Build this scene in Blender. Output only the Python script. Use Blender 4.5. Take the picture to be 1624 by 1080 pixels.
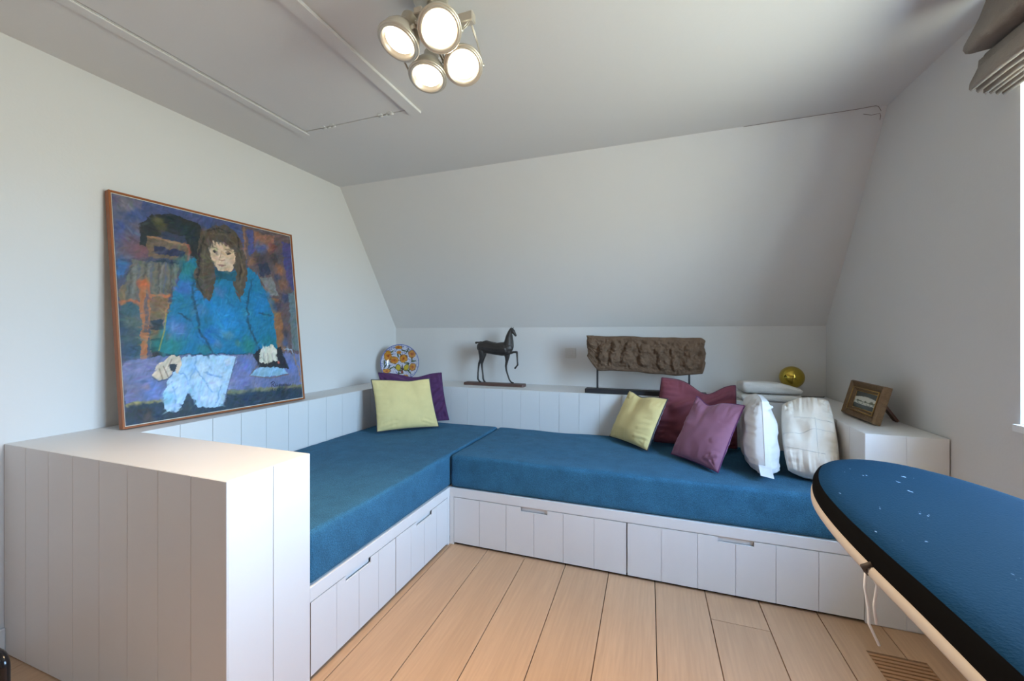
import bpy, bmesh, math, random
import numpy as np
from mathutils import Vector, Matrix, noise as mnoise

for o in list(bpy.data.objects):
    bpy.data.objects.remove(o)
scene = bpy.context.scene
C = scene.collection

# ------------------------------------------------------------------ camera
YAW = math.radians(19.83)
FX, FY = -math.sin(YAW), math.cos(YAW)
cam_d = bpy.data.cameras.new('camera')
cam_d.sensor_width = 36.0
cam_d.lens = 657.0 / 1624.0 * 36.0
cam_d.shift_y = -10.5 / 1624.0
cam_d.clip_start = 0.02
cam = bpy.data.objects.new('camera', cam_d)
cam.location = (0, 0, 1.2)
cam.rotation_euler = (math.radians(90), 0, YAW)
C.objects.link(cam)
scene.camera = cam

# ------------------------------------------------------------------ sky
world = bpy.data.worlds.new('sky')
scene.world = world
world.use_nodes = True
wn = world.node_tree
wn.nodes.clear()
w_out = wn.nodes.new('ShaderNodeOutputWorld')
w_bg = wn.nodes.new('ShaderNodeBackground')
w_tc = wn.nodes.new('ShaderNodeTexCoord')
w_sep = wn.nodes.new('ShaderNodeSeparateXYZ')
w_ramp = wn.nodes.new('ShaderNodeValToRGB')
w_map = wn.nodes.new('ShaderNodeMapRange')
w_map.inputs['From Min'].default_value = -1.0
w_map.inputs['From Max'].default_value = 1.0
wn.links.new(w_tc.outputs['Generated'], w_sep.inputs[0])
wn.links.new(w_sep.outputs['Z'], w_map.inputs['Value'])
wn.links.new(w_map.outputs[0], w_ramp.inputs[0])
cr = w_ramp.color_ramp
cr.elements[0].position = 0.0
cr.elements[0].color = (0.27, 0.29, 0.24, 1)      # garden below the window
cr.elements[1].position = 1.0
cr.elements[1].color = (0.22, 0.44, 0.86, 1)
for pos, col in ((0.40, (0.44, 0.49, 0.43, 1)), (0.49, (0.47, 0.54, 0.50, 1)), (0.53, (0.50, 0.73, 0.93, 1)), (0.7, (0.34, 0.57, 0.87, 1))):
    e = cr.elements.new(pos)
    e.color = col
wn.links.new(w_ramp.outputs[0], w_bg.inputs['Color'])
w_bg.inputs['Strength'].default_value = 42.0
wn.links.new(w_bg.outputs[0], w_out.inputs['Surface'])

# portal that guides the daylight through the window opening (adds no light itself)
pd = bpy.data.lights.new('window_daylight', 'AREA')
pd.shape = 'RECTANGLE'
pd.size = 1.30
pd.size_y = 1.20
pd.cycles.is_portal = True
po = bpy.data.objects.new('window_daylight', pd)
po.location = (1.60, 1.12, 1.53)
po.rotation_euler = (math.radians(90), 0, math.radians(90))
C.objects.link(po)

LAMP_WATTS = 44.0
scene.view_settings.view_transform = 'Standard'
scene.view_settings.look = 'None'
scene.view_settings.gamma = 1.0
scene.view_settings.use_curve_mapping = False
scene.view_settings.exposure = -0.06

# ------------------------------------------------------------------ helpers
def lin(c):
    c = np.asarray(c, float) / 255.0
    return np.where(c <= 0.04045, c / 12.92, ((c + 0.055) / 1.055) ** 2.4)

def L3(*c):
    r = lin(c)
    return (float(r[0]), float(r[1]), float(r[2]), 1.0)

def mat(name, col, rough=0.6, var=0.0, vscale=8.0, stretch=(1, 1, 1), bump=0.0, bscale=60.0, metallic=0.0,
        sheen=0.0, spec=0.5, random_var=0.0, detail=4.0, coat=0.0):
    m = bpy.data.materials.new(name)
    m.use_nodes = True
    nt = m.node_tree
    b = nt.nodes['Principled BSDF']
    b.inputs['Roughness'].default_value = rough
    b.inputs['Metallic'].default_value = metallic
    b.inputs['Specular IOR Level'].default_value = spec
    if sheen:
        b.inputs['Sheen Weight'].default_value = sheen
        b.inputs['Sheen Roughness'].default_value = 0.4
    if coat:
        b.inputs['Coat Weight'].default_value = coat
    tc = nt.nodes.new('ShaderNodeTexCoord')
    mp = nt.nodes.new('ShaderNodeMapping')
    mp.inputs['Scale'].default_value = stretch
    nt.links.new(tc.outputs['Object'], mp.inputs['Vector'])
    base = tuple(col[:3]) + (1,)
    b.inputs['Base Color'].default_value = base
    last = None
    if var > 0:
        nz = nt.nodes.new('ShaderNodeTexNoise')
        nz.inputs['Scale'].default_value = vscale
        nz.inputs['Detail'].default_value = detail
        nt.links.new(mp.outputs[0], nz.inputs['Vector'])
        mx = nt.nodes.new('ShaderNodeMix')
        mx.data_type = 'RGBA'
        mx.inputs['A'].default_value = tuple(max(0, x * (1 - var)) for x in base[:3]) + (1,)
        mx.inputs['B'].default_value = tuple(x * (1 + var) for x in base[:3]) + (1,)
        nt.links.new(nz.outputs['Fac'], mx.inputs['Factor'])
        last = mx.outputs['Result']
    if random_var > 0:
        oi = nt.nodes.new('ShaderNodeObjectInfo')
        mr = nt.nodes.new('ShaderNodeMapRange')
        mr.inputs['To Min'].default_value = 1 - random_var
        mr.inputs['To Max'].default_value = 1 + random_var
        nt.links.new(oi.outputs['Random'], mr.inputs['Value'])
        hs = nt.nodes.new('ShaderNodeHueSaturation')
        nt.links.new(mr.outputs[0], hs.inputs['Value'])
        if last:
            nt.links.new(last, hs.inputs['Color'])
        else:
            hs.inputs['Color'].default_value = base
        last = hs.outputs[0]
    if last:
        nt.links.new(last, b.inputs['Base Color'])
    if bump > 0:
        nb = nt.nodes.new('ShaderNodeTexNoise')
        nb.inputs['Scale'].default_value = bscale
        nb.inputs['Detail'].default_value = 3.0
        nt.links.new(mp.outputs[0], nb.inputs['Vector'])
        bp = nt.nodes.new('ShaderNodeBump')
        bp.inputs['Strength'].default_value = bump
        bp.inputs['Distance'].default_value = 0.01
        nt.links.new(nb.outputs['Fac'], bp.inputs['Height'])
        nt.links.new(bp.outputs[0], b.inputs['Normal'])
    return m

def attr_mat(name, rough=0.6, bump=0.0, bscale=120.0, spec=0.4, coat=0.0):
    m = mat(name, (0.5, 0.5, 0.5), rough, bump=bump, bscale=bscale, spec=spec, coat=coat)
    nt = m.node_tree
    a = nt.nodes.new('ShaderNodeVertexColor')
    a.layer_name = 'paint'
    nt.links.new(a.outputs['Color'], nt.nodes['Principled BSDF'].inputs['Base Color'])
    return m

class MB:
    """collects geometry for one mesh"""
    def __init__(s):
        s.v, s.f, s.s = [], [], []
    def add(s, vs, fs, smooth=False):
        n = len(s.v)
        s.v += [tuple(v) for v in vs]
        s.f += [tuple(i + n for i in f) for f in fs]
        s.s += [smooth] * len(fs)
        return s
    def box(s, x0, x1, y0, y1, z0, z1):
        vs = [(x, y, z) for z in (z0, z1) for y in (y0, y1) for x in (x0, x1)]
        return s.add(vs, [(0, 2, 3, 1), (4, 5, 7, 6), (0, 1, 5, 4), (2, 6, 7, 3), (0, 4, 6, 2), (1, 3, 7, 5)])
    def hexa(s, b4, t4):
        return s.add(list(b4) + list(t4), [(3, 2, 1, 0), (4, 5, 6, 7), (0, 1, 5, 4), (1, 2, 6, 5), (2, 3, 7, 6), (3, 0, 4, 7)])
    def tube(s, pts, r, n=10, closed=False, caps=True):
        pts = [Vector(p) for p in pts]
        m = len(pts)
        rs = r if hasattr(r, '__len__') else [r] * m
        vs = []
        up = None
        for i, p in enumerate(pts):
            if closed:
                d = pts[(i + 1) % m] - pts[i - 1]
            else:
                d = pts[min(i + 1, m - 1)] - pts[max(i - 1, 0)]
            d.normalize()
            if up is None:
                up = Vector((0, 0, 1)) if abs(d.z) < 0.9 else Vector((1, 0, 0))
            a = d.cross(up)
            if a.length < 1e-5:
                a = d.orthogonal()
            a.normalize()
            b2 = a.cross(d).normalized()
            up = b2
            for k in range(n):
                t = 2 * math.pi * k / n
                vs.append(p + (a * math.cos(t) + b2 * math.sin(t)) * rs[i])
        fs = []
        for i in range(m if closed else m - 1):
            j = (i + 1) % m
            for k in range(n):
                k2 = (k + 1) % n
                fs.append((i * n + k, i * n + k2, j * n + k2, j * n + k))
        s.add(vs, fs, True)
        if caps and not closed:
            n0 = len(s.v) - len(vs)
            s.f.append(tuple(n0 + k for k in reversed(range(n)))); s.s.append(False)
            s.f.append(tuple(n0 + (m - 1) * n + k for k in range(n))); s.s.append(False)
        return s
    def lathe(s, prof, n=32, M=None, smooth=True):
        """prof: (r, z) pairs along +Z"""
        vs, fs = [], []
        for r, z in prof:
            for k in range(n):
                t = 2 * math.pi * k / n
                v = Vector((r * math.cos(t), r * math.sin(t), z))
                vs.append(M @ v if M else v)
        for i in range(len(prof) - 1):
            for k in range(n):
                k2 = (k + 1) % n
                fs.append((i * n + k, i * n + k2, (i + 1) * n + k2, (i + 1) * n + k))
        return s.add(vs, fs, smooth)
    def rbox(s, cx, cy, cz, sx, sy, sz, r, n=(4, 4, 4), fn=None):
        """rounded, subdivided box; fn moves each point"""
        h = Vector((sx / 2, sy / 2, sz / 2))
        idx, vs, fs = {}, [], []
        def steps(hh, k):
            core = [-hh + r + (2 * hh - 2 * r) * i / k for i in range(k + 1)]
            e = [r * (1 - math.cos(a)) for a in (0, 0.55, 1.05)]
            return [-hh + r - r * math.cos(a) * 1.0 if False else -hh + q for q in (0, r * 0.35, r * 0.7)] + core + [hh - q for q in (r * 0.7, r * 0.35, 0)]
        S = [steps(h[i], n[i]) for i in range(3)]
        def vert(i, j, k):
            key = (i, j, k)
            if key in idx:
                return idx[key]
            p = Vector((S[0][i], S[1][j], S[2][k]))
            q = Vector([max(-h[a] + r, min(h[a] - r, p[a])) for a in range(3)])
            d = p - q
            if d.length > 1e-9:
                q = q + d.normalized() * r
            q = q + Vector((cx, cy, cz))
            if fn:
                q = fn(q)
            idx[key] = len(vs)
            vs.append(q)
            return idx[key]
        N = [len(a) - 1 for a in S]
        for i in range(N[0]):
            for j in range(N[1]):
                fs.append((vert(i, j, 0), vert(i, j + 1, 0), vert(i + 1, j + 1, 0), vert(i + 1, j, 0)))
                fs.append((vert(i, j, N[2]), vert(i + 1, j, N[2]), vert(i + 1, j + 1, N[2]), vert(i, j + 1, N[2])))
        for i in range(N[0]):
            for k in range(N[2]):
                fs.append((vert(i, 0, k), vert(i + 1, 0, k), vert(i + 1, 0, k + 1), vert(i, 0, k + 1)))
                fs.append((vert(i, N[1], k), vert(i, N[1], k + 1), vert(i + 1, N[1], k + 1), vert(i + 1, N[1], k)))
        for j in range(N[1]):
            for k in range(N[2]):
                fs.append((vert(0, j, k), vert(0, j, k + 1), vert(0, j + 1, k + 1), vert(0, j + 1, k)))
                fs.append((vert(N[0], j, k), vert(N[0], j + 1, k), vert(N[0], j + 1, k + 1), vert(N[0], j, k + 1)))
        return s.add(vs, fs, True)
    def mesh(s, name, bevel=0.0):
        me = bpy.data.meshes.new(name)
        me.from_pydata(s.v, [], s.f)
        me.polygons.foreach_set('use_smooth', s.s)
        if bevel > 0:
            bm = bmesh.new()
            bm.from_mesh(me)
            bmesh.ops.bevel(bm, geom=bm.edges[:], offset=bevel, segments=1, affect='EDGES')
            bm.to_mesh(me)
            bm.free()
        me.update()
        return me
    def build(s, name, m, parent=None, bevel=0.0, fix=False):
        me = s.mesh(name, bevel)
        if fix:
            bm = bmesh.new(); bm.from_mesh(me)
            bmesh.ops.recalc_face_normals(bm, faces=bm.faces[:])
            bm.to_mesh(me); bm.free()
        o = bpy.data.objects.new(name, me)
        if m:
            me.materials.append(m)
        C.objects.link(o)
        if parent:
            o.parent = parent
            o.matrix_parent_inverse = Matrix.Translation(parent.location).inverted()
        return o

def thing(name, label, cat, loc=(0, 0, 0), group=None):
    o = bpy.data.objects.new(name, None)
    o.empty_display_size = 0.05
    o.location = loc
    C.objects.link(o)
    tag(o, label, cat, group)
    return o

def tag(o, label, cat, group=None):
    o['label'] = label
    o['category'] = cat
    if group:
        o['group'] = group
    return o

def struct(o, label=None):
    o['kind'] = 'structure'
    if label:
        o['label'] = label
    return o

def smoothstep(a, b, x):
    t = min(1, max(0, (x - a) / (b - a)))
    return t * t * (3 - 2 * t)

def paint_attr(me, cols):
    a = me.color_attributes.new('paint', 'FLOAT_COLOR', 'POINT')
    c = np.ones((len(cols), 4), np.float32)
    c[:, :3] = cols
    a.data.foreach_set('color', c.ravel())

def grid_object(name, pos, cols, m, parent=None, smooth=True):
    """pos: (ny, nx, 3) array of points, cols: (ny, nx, 3) linear colours or None"""
    ny, nx = pos.shape[:2]
    me = bpy.data.meshes.new(name)
    i = np.arange(ny * nx).reshape(ny, nx)
    f = np.stack([i[:-1, :-1], i[:-1, 1:], i[1:, 1:], i[1:, :-1]], -1).reshape(-1, 4)
    me.vertices.add(ny * nx)
    me.vertices.foreach_set('co', pos.astype(np.float32).ravel())
    me.loops.add(f.size)
    me.loops.foreach_set('vertex_index', f.astype(np.int32).ravel())
    me.polygons.add(len(f))
    me.polygons.foreach_set('loop_start', np.arange(0, f.size, 4, dtype=np.int32))
    me.polygons.foreach_set('use_smooth', np.full(len(f), smooth))
    me.update(calc_edges=True)
    me.validate()
    if cols is not None:
        paint_attr(me, cols.reshape(-1, 3))
    me.materials.append(m)
    o = bpy.data.objects.new(name, me)
    C.objects.link(o)
    if parent:
        o.parent = parent
        o.matrix_parent_inverse = Matrix.Translation(parent.location).inverted()
    return o

rng = np.random.RandomState(7)
def vnoise(s, t, freq, seed=0):
    """value noise on arrays, about -1..1"""
    r = np.random.RandomState(seed).uniform(-1, 1, (64, 64))
    x, y = s * freq, t * freq
    xi, yi = np.floor(x).astype(int), np.floor(y).astype(int)
    fx, fy = x - xi, y - yi
    fx, fy = fx * fx * (3 - 2 * fx), fy * fy * (3 - 2 * fy)
    g = lambda a, b: r[b % 64, a % 64]
    return (g(xi, yi) * (1 - fx) + g(xi + 1, yi) * fx) * (1 - fy) + (g(xi, yi + 1) * (1 - fx) + g(xi + 1, yi + 1) * fx) * fy

# ------------------------------------------------------------------ materials
M_wall = mat('plaster', (0.71, 0.69, 0.675), 0.9, var=0.012, vscale=1.5, bump=0.04, bscale=90, spec=0.2)
M_white = mat('white_paint', (0.75, 0.735, 0.725), 0.42, var=0.012, vscale=4, spec=0.4)
M_core = mat('white_paint_core', (0.72, 0.70, 0.69), 0.7)
M_dark = mat('dark_recess', (0.03, 0.022, 0.016), 0.9)
M_oak = mat('oak_plank', L3(195, 157, 123), 0.5, var=0.16, vscale=9.0, stretch=(1.6, 0.12, 1), bump=0.06, bscale=40, random_var=0.07, detail=10, spec=0.35)
M_teal = mat('teal_velour', L3(56, 106, 136), 0.9, var=0.30, vscale=14, bump=0.5, bscale=240, sheen=0.06, spec=0.1, detail=14)
def overlay(m, scale, stretch, amount, lo=0.3, hi=0.7, colour=None, detail=3.0):
    """multiply (or blend a colour into) the base colour by a second noise"""
    nt = m.node_tree
    bs = nt.nodes['Principled BSDF']
    tc = nt.nodes.new('ShaderNodeTexCoord'); mp = nt.nodes.new('ShaderNodeMapping'); nz = nt.nodes.new('ShaderNodeTexNoise')
    mp.inputs['Scale'].default_value = stretch
    nz.inputs['Scale'].default_value = scale
    nz.inputs['Detail'].default_value = detail
    nt.links.new(tc.outputs['Object'], mp.inputs[0]); nt.links.new(mp.outputs[0], nz.inputs['Vector'])
    mr = nt.nodes.new('ShaderNodeMapRange')
    mr.inputs['From Min'].default_value = lo; mr.inputs['From Max'].default_value = hi
    nt.links.new(nz.outputs['Fac'], mr.inputs['Value'])
    mx = nt.nodes.new('ShaderNodeMix'); mx.data_type = 'RGBA'
    src = bs.inputs['Base Color'].links[0].from_socket
    if colour is None:
        mr.inputs['To Min'].default_value = 1 - amount; mr.inputs['To Max'].default_value = 1 + amount
        mx.blend_type = 'MULTIPLY'; mx.inputs['Factor'].default_value = 1.0
        nt.links.new(src, mx.inputs['A']); nt.links.new(mr.outputs[0], mx.inputs['B'])
    else:
        mr.inputs['To Max'].default_value = amount
        mx.inputs['B'].default_value = colour
        nt.links.new(src, mx.inputs['A']); nt.links.new(mr.outputs[0], mx.inputs['Factor'])
    nt.links.new(mx.outputs['Result'], bs.inputs['Base Color'])
overlay(M_teal, 260, (1, 1, 1), 0.28)
overlay(M_oak, 30, (3.2, 0.16, 1), 0.065, detail=6)
overlay(M_oak, 4.5, (1.0, 0.35, 1), 0.5, 0.60, 0.78, L3(156, 122, 100), 8)
overlay(M_oak, 17, (1.0, 0.6, 1), 0.6, 0.735, 0.80, L3(110, 78, 56))
M_wire = mat('dark_wire', (0.05, 0.04, 0.035), 0.6)
M_crack = mat('crack_shadow_gap', (0.24, 0.19, 0.17), 0.9)

# ================================================================== SETTING
XL, YB, ZK, ZC, YS, YN = -2.322, 3.258, 1.253, 2.327, 2.545, -1.70
def xr(y):                       # the right wall is not quite square to the back wall
    return 1.068 + (2.109 - y) * 0.045
SH = 0.028                       # boards run slightly askew
def fx(x, y):
    return x + (2.114 - y) * SH

floor = struct(MB().box(-2.6, 1.6, YN - 0.1, 3.5, -0.14, -0.02).build('floor', M_dark))
PITCH, X0 = 0.2195, -1.127
def plank(x0, x1, y0, y1, notch=None):
    g = 0.0016
    m = MB()
    def piece(a0, a1, c0, c1):
        b = [(fx(a0, c0), c0, -0.02), (fx(a1, c0), c0, -0.02), (fx(a1, c1), c1, -0.02), (fx(a0, c1), c1, -0.02)]
        m.hexa(b, [(p[0], p[1], 0.0) for p in b])
    if notch and y1 > GY1:                       # sawn out around the grille
        lo, hi = max(x0 + g, notch[0]), min(x1 - g, notch[1])
        piece(x0 + g, x1 - g, GY1, y1 - g)
        piece(x0 + g, x1 - g, y0 + g, GY0)
        if lo - x0 > 0.01:
            piece(x0 + g, lo, GY0, GY1)
        if x1 - hi > 0.01:
            piece(hi, x1 - g, GY0, GY1)
    else:
        piece(x0 + g, x1 - g, y0 + g, y1 - g)
    # own origin, so that each plank gets its own grain
    cx, cy = fx((x0 + x1) / 2, (y0 + y1) / 2), (y0 + y1) / 2
    m.v = [(v[0] - cx, v[1] - cy, v[2]) for v in m.v]
    o = m.build('plank', M_oak, None, bevel=0.0 if notch else 0.001)
    o.location = (cx, cy, 0)
    o.parent = floor
    return o
rp = random.Random(3)
GX0, GX1, GY0, GY1 = 0.725, 0.905, 1.42, 1.934
for k in range(-6, 10):
    a, b = X0 + PITCH * k, X0 + PITCH * (k + 1)
    yend = 2.13
    if k == 6:
        cuts = [YN, -0.2, 1.925, yend]
    elif k in (8, 9):
        cuts = [YN, 1.05, yend]
    else:
        cuts = [YN, rp.choice([-0.9, -0.3, 0.2, 0.45]), yend]
    for y0, y1 in zip(cuts[:-1], cuts[1:]):
        plank(a, b, y0, y1, notch=(GX0, GX1) if k in (8, 9) else None)

wall_left = struct(MB().box(XL - 0.12, XL, YN - 0.12, YB + 0.12, -0.05, ZC + 0.1).build('wall_left', M_wall))
wall_back = struct(MB().box(XL, 1.25, YB, YB + 0.12, -0.05, ZK + 0.02).build('wall_back', M_wall))
m = MB()
d = Vector((0, ZC - ZK, YB - YS)).normalized() * 0.12
m.hexa([(XL, YB, ZK), (1.25, YB, ZK), (1.25, YB + d.y, ZK + d.z), (XL, YB + d.y, ZK + d.z)],
       [(XL, YS, ZC), (1.25, YS, ZC), (1.25, YS + d.y, ZC + d.z), (XL, YS + d.y, ZC + d.z)])
wall_slope = struct(m.build('wall_slope', M_wall, fix=True))
HX0, HX1, HY0, HY1 = -1.868, -1.207, 0.55, 1.785       # attic hatch
m = MB()
m.box(XL, HX0, YN, YS + 0.1, ZC, ZC + 0.12)
m.box(HX1, 1.5, YN, YS + 0.1, ZC, ZC + 0.12)
m.box(HX0, HX1, YN, HY0, ZC, ZC + 0.12)
m.box(HX0, HX1, HY1, YS + 0.1, ZC, ZC + 0.12)
m.box(HX0, HX1, HY0, HY1, ZC + 0.08, ZC + 0.12)
ceiling = struct(m.build('ceiling', M_wall))
wall_front = struct(MB().box(XL, 1.5, YN - 0.12, YN, -0.05, ZC + 0.1).build('wall_front', M_wall))
# right wall with its window opening
WY0, WY1, WZ0, WZ1 = 0.45, 1.800, 0.91, 2.16
def wall_piece(m, y0, y1, z0, z1, t=0.40, off=0.0):
    b = [(xr(y0) + off, y0, z0), (xr(y0) + off + t, y0, z0), (xr(y1) + off + t, y1, z0), (xr(y1) + off, y1, z0)]
    m.hexa(b, [(p[0], p[1], z1) for p in b])
m = MB()
wall_piece(m, YN - 0.12, WY0, -0.05, ZC + 0.1)
wall_piece(m, WY1, YB + 0.12, -0.05, ZC + 0.1)
wall_piece(m, WY0, WY1, -0.05, WZ0)
wall_piece(m, WY0, WY1, WZ1, ZC + 0.1)
wall_right = struct(m.build('wall_right', M_wall, fix=True))
# window: frame, mullion, sill, panes
M_wframe = mat('window_paint', (0.84, 0.84, 0.84), 0.4)
M_glass = bpy.data.materials.new('window_glass')
M_glass.use_nodes = True
nt = M_glass.node_tree
nt.nodes.clear()
go = nt.nodes.new('ShaderNodeOutputMaterial')
gm = nt.nodes.new('ShaderNodeMixShader')
gt = nt.nodes.new('ShaderNodeBsdfTransparent')
gg = nt.nodes.new('ShaderNodeBsdfGlossy')
gg.inputs['Roughness'].default_value = 0.02
gm.inputs[0].default_value = 0.06
nt.links.new(gt.outputs[0], gm.inputs[1]); nt.links.new(gg.outputs[0], gm.inputs[2]); nt.links.new(gm.outputs[0], go.inputs[0])
m = MB()
for (y0, y1, z0, z1) in ((WY0, WY0 + 0.055, WZ0, WZ1), (WY1 - 0.055, WY1, WZ0, WZ1), (WY0, WY1, WZ0, WZ0 + 0.055), (WY0, WY1, WZ1 - 0.055, WZ1)):
    wall_piece(m, y0, y1, z0, z1, 0.06, 0.28)
window = struct(m.build('window_1', M_wframe, fix=True), 'white framed window in the right wall under the blind')
m = MB(); ym = (WY0 + WY1) / 2
wall_piece(m, ym - 0.03, ym + 0.03, WZ0 + 0.055, WZ1 - 0.055, 0.06, 0.28)
m.build('mullion', M_wframe, window, fix=True)
m = MB(); wall_piece(m, WY0 - 0.02, WY1 + 0.0, WZ0 - 0.022, WZ0, 0.38, -0.02)
m.build('sill', M_wframe, window, fix=True)
for y0, y1 in ((WY0 + 0.055, ym - 0.03), (ym + 0.03, WY1 - 0.055)):
    m = MB(); wall_piece(m, y0, y1, WZ0 + 0.055, WZ1 - 0.055, 0.006, 0.307)
    m.build('pane', M_glass, window, fix=True)
struct(MB().box(XL, XL + 0.014, YN, 0.816, 0.0, 0.10).build('baseboard_left', M_white, bevel=0.003))
m = MB(); wall_piece(m, YN, 2.10, 0.0, 0.10, 0.014, -0.014)
struct(m.build('baseboard_right', M_white, fix=True))

# attic hatch in the ceiling: panel, two cover strips, two hinges
hatch = thing('attic_hatch', 'white attic hatch panel with side strips in the ceiling', 'hatch', ((HX0 + HX1) / 2, 1.2, ZC))
MB().box(HX0 + 0.007, HX1 - 0.006, HY0 + 0.004, HY1 - 0.006, ZC, ZC + 0.03).build('panel', M_wall, hatch, bevel=0.001)
MB().box(HX0 - 0.052, HX0 - 0.001, HY0 - 0.05, HY1 + 0.03, ZC - 0.007, ZC).build('strip', M_wall, hatch, bevel=0.003)
MB().box(HX1 + 0.002, HX1 + 0.066, HY0 - 0.05, HY1 + 0.03, ZC - 0.014, ZC).build('strip', M_wall, hatch, bevel=0.003)
M_hinge = mat('hinge_metal', (0.72, 0.71, 0.69), 0.4, metallic=0.15)
for hx in (-1.70, -1.33):
    m = MB()
    for a in (-0.045, -0.015, 0.015):
        m.tube([(hx + a, HY1 - 0.002, ZC - 0.004), (hx + a + 0.028, HY1 - 0.002, ZC - 0.004)], 0.0045, 8)
    h = m.build('hinge', M_hinge, hatch)
    for a in (-0.03, 0.03):
        MB().box(hx + a - 0.012, hx + a + 0.012, HY1 - 0.022, HY1 - 0.008, ZC - 0.003, ZC).build('hinge_leaf', M_hinge, h)

# hairline crack where ceiling, slope and right wall meet
m = MB()
m.tube([(0.42, YS + 0.001, ZC - 0.001), (0.60, YS - 0.001, ZC - 0.001), (0.78, YS - 0.003, ZC - 0.001), (0.93, YS - 0.005, ZC - 0.001), (0.995, YS - 0.012, ZC - 0.001), (1.01, YS - 0.002, ZC - 0.001), (1.026, YS + 0.012, ZC - 0.018)], 0.0012, 6)
m.tube([(0.955, YS + 0.014, ZC - 0.022), (0.99, YS + 0.02, ZC - 0.03), (1.025, YS + 0.019, ZC - 0.028), (1.030, YS + 0.025, ZC - 0.040), (1.030, YS + 0.034, ZC - 0.054)], 0.0012, 6)
m.build('crack', M_crack, ceiling)

# ================================================================== BUILT-IN FURNITURE
ZT = 0.787                       # ledge and cabinet top
FB = 2.109                       # front of the back bench
XB = -1.14                       # front of the left bench
CY0, CY1 = 0.816, 1.108          # left end cabinet
LX = -2.06                       # front of the left ledge
LY = 2.88                        # front of the back ledge
RX = 0.793                       # inner side of the right cabinet
G = 0.0008                       # half a groove
TH = 0.0045                      # board thickness

def board(parent, axis, a0, a1, z0, z1, face, out, name='board', grow=(True, True)):
    """one upright board; axis 'x' or 'y' is its width direction, face its front plane, out the sign of its normal"""
    a0 += G if grow[0] else 0
    a1 -= G if grow[1] else 0
    m = MB()
    lo, hi = sorted((face, face - out * TH))
    if axis == 'x':
        m.box(a0, a1, lo, hi, z0, z1)
    else:
        m.box(lo, hi, a0, a1, z0, z1)
    return m.build(name, M_white, parent, bevel=0.0009)

# --- left end cabinet
cab = thing('end_cabinet', 'tall white board-clad end cabinet at the near end of the left bench', 'cabinet', ((XL + XB) / 2, (CY0 + CY1) / 2, 0))
MB().box(XL + 0.002, XB - TH, CY0 + TH, CY1, 0.0, ZT - 0.019).build('body', M_core, cab)
MB().box(XL + 0.002, XB - TH, CY0 + TH, CY1, ZT - 0.018, ZT).build('top', M_white, cab)
xs = np.linspace(XL + 0.002, XB, 9)
for i in range(8):
    board(cab, 'x', xs[i], xs[i + 1], 0.004, ZT, CY0, -1, grow=(i > 0, i < 7))
ys = np.linspace(CY0 + TH, CY1, 3)
for i in range(2):
    board(cab, 'y', ys[i], ys[i + 1], 0.004, ZT, XB, 1, grow=(i > 0, i < 1))

# --- left bench base with two drawers
def notched(axis, a0, a1, z0, z1, n0, n1, nz, face, out):
    """board outline with the top cut lower between n0 and n1"""
    lo, hi = sorted((face, face - out * TH))
    b0, b1 = a0 + G, a1 - G
    m = MB()
    def bx(p0, p1, q0, q1):
        if p1 - p0 < 0.002:
            return
        if axis == 'x':
            m.box(p0, p1, lo, hi, q0, q1)
        else:
            m.box(lo, hi, p0, p1, q0, q1)
    c0, c1 = max(b0, n0), min(b1, n1)
    if c1 <= c0:
        bx(b0, b1, z0, z1)
    else:
        bx(b0, c0, z0, z1)
        bx(c0, c1, z0, nz)
        bx(c1, b1, z0, z1)
    return m

def drawer(parent, axis, a0, a1, nb, face, out):
    z0, z1 = 0.014, 0.269
    mid, nw, nz = (a0 + a1) / 2, 0.073, 0.247
    m = MB()
    lo, hi = sorted((face - out * (TH + 0.001), face - out * (TH + 0.004)))
    lo2, hi2 = sorted((face - out * (TH + 0.001), face - out * 0.18))
    if axis == 'x':
        m.box(a0 + 0.002, a1 - 0.002, lo, hi, z0, nz)
    else:
        m.box(lo, hi, a0 + 0.002, a1 - 0.002, z0, nz)
    dr = m.build('drawer', M_core, parent)
    e = np.linspace(a0, a1, nb + 1)
    for i in range(nb):
        nt_ = notched(axis, e[i], e[i + 1], z0, z1, mid - nw, mid + nw, nz, face, out)
        nt_.build('board', M_white, dr)
    # finger scoop behind the notch
    lo, hi = sorted((face - out * (TH + 0.0005), face - out * (TH + 0.009)))
    s = MB()
    if axis == 'x':
        s.box(mid - nw, mid + nw, hi if out < 0 else lo, (hi if out < 0 else lo) + 0.001, nz, z1)
    else:
        s.box((lo if out > 0 else hi), (lo if out > 0 else hi) + 0.001, mid - nw, mid + nw, nz, z1)
    s.build('finger_scoop', M_white, dr)
    return dr

bl = thing('bench_base', 'white bench base with two drawers along the left wall', 'bench', ((LX + XB) / 2, 1.6, 0))
m = MB()
m.box(LX, XB, CY1, LY, 0.272, 0.322)
m.build('platform', M_white, bl, bevel=0.0012)
MB().box(LX, XB - 0.045, CY1, LY, 0.0, 0.2715).build('carcass', M_core, bl)
MB().box(XB - 0.03, XB, FB - 0.022, FB + 0.0, 0.0, 0.272).build('corner_post', M_white, bl, bevel=0.001)
drawer(bl, 'y', CY1 + 0.003, 1.597, 4, XB, 1)
drawer(bl, 'y', 1.600, FB - 0.025, 4, XB, 1)

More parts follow.
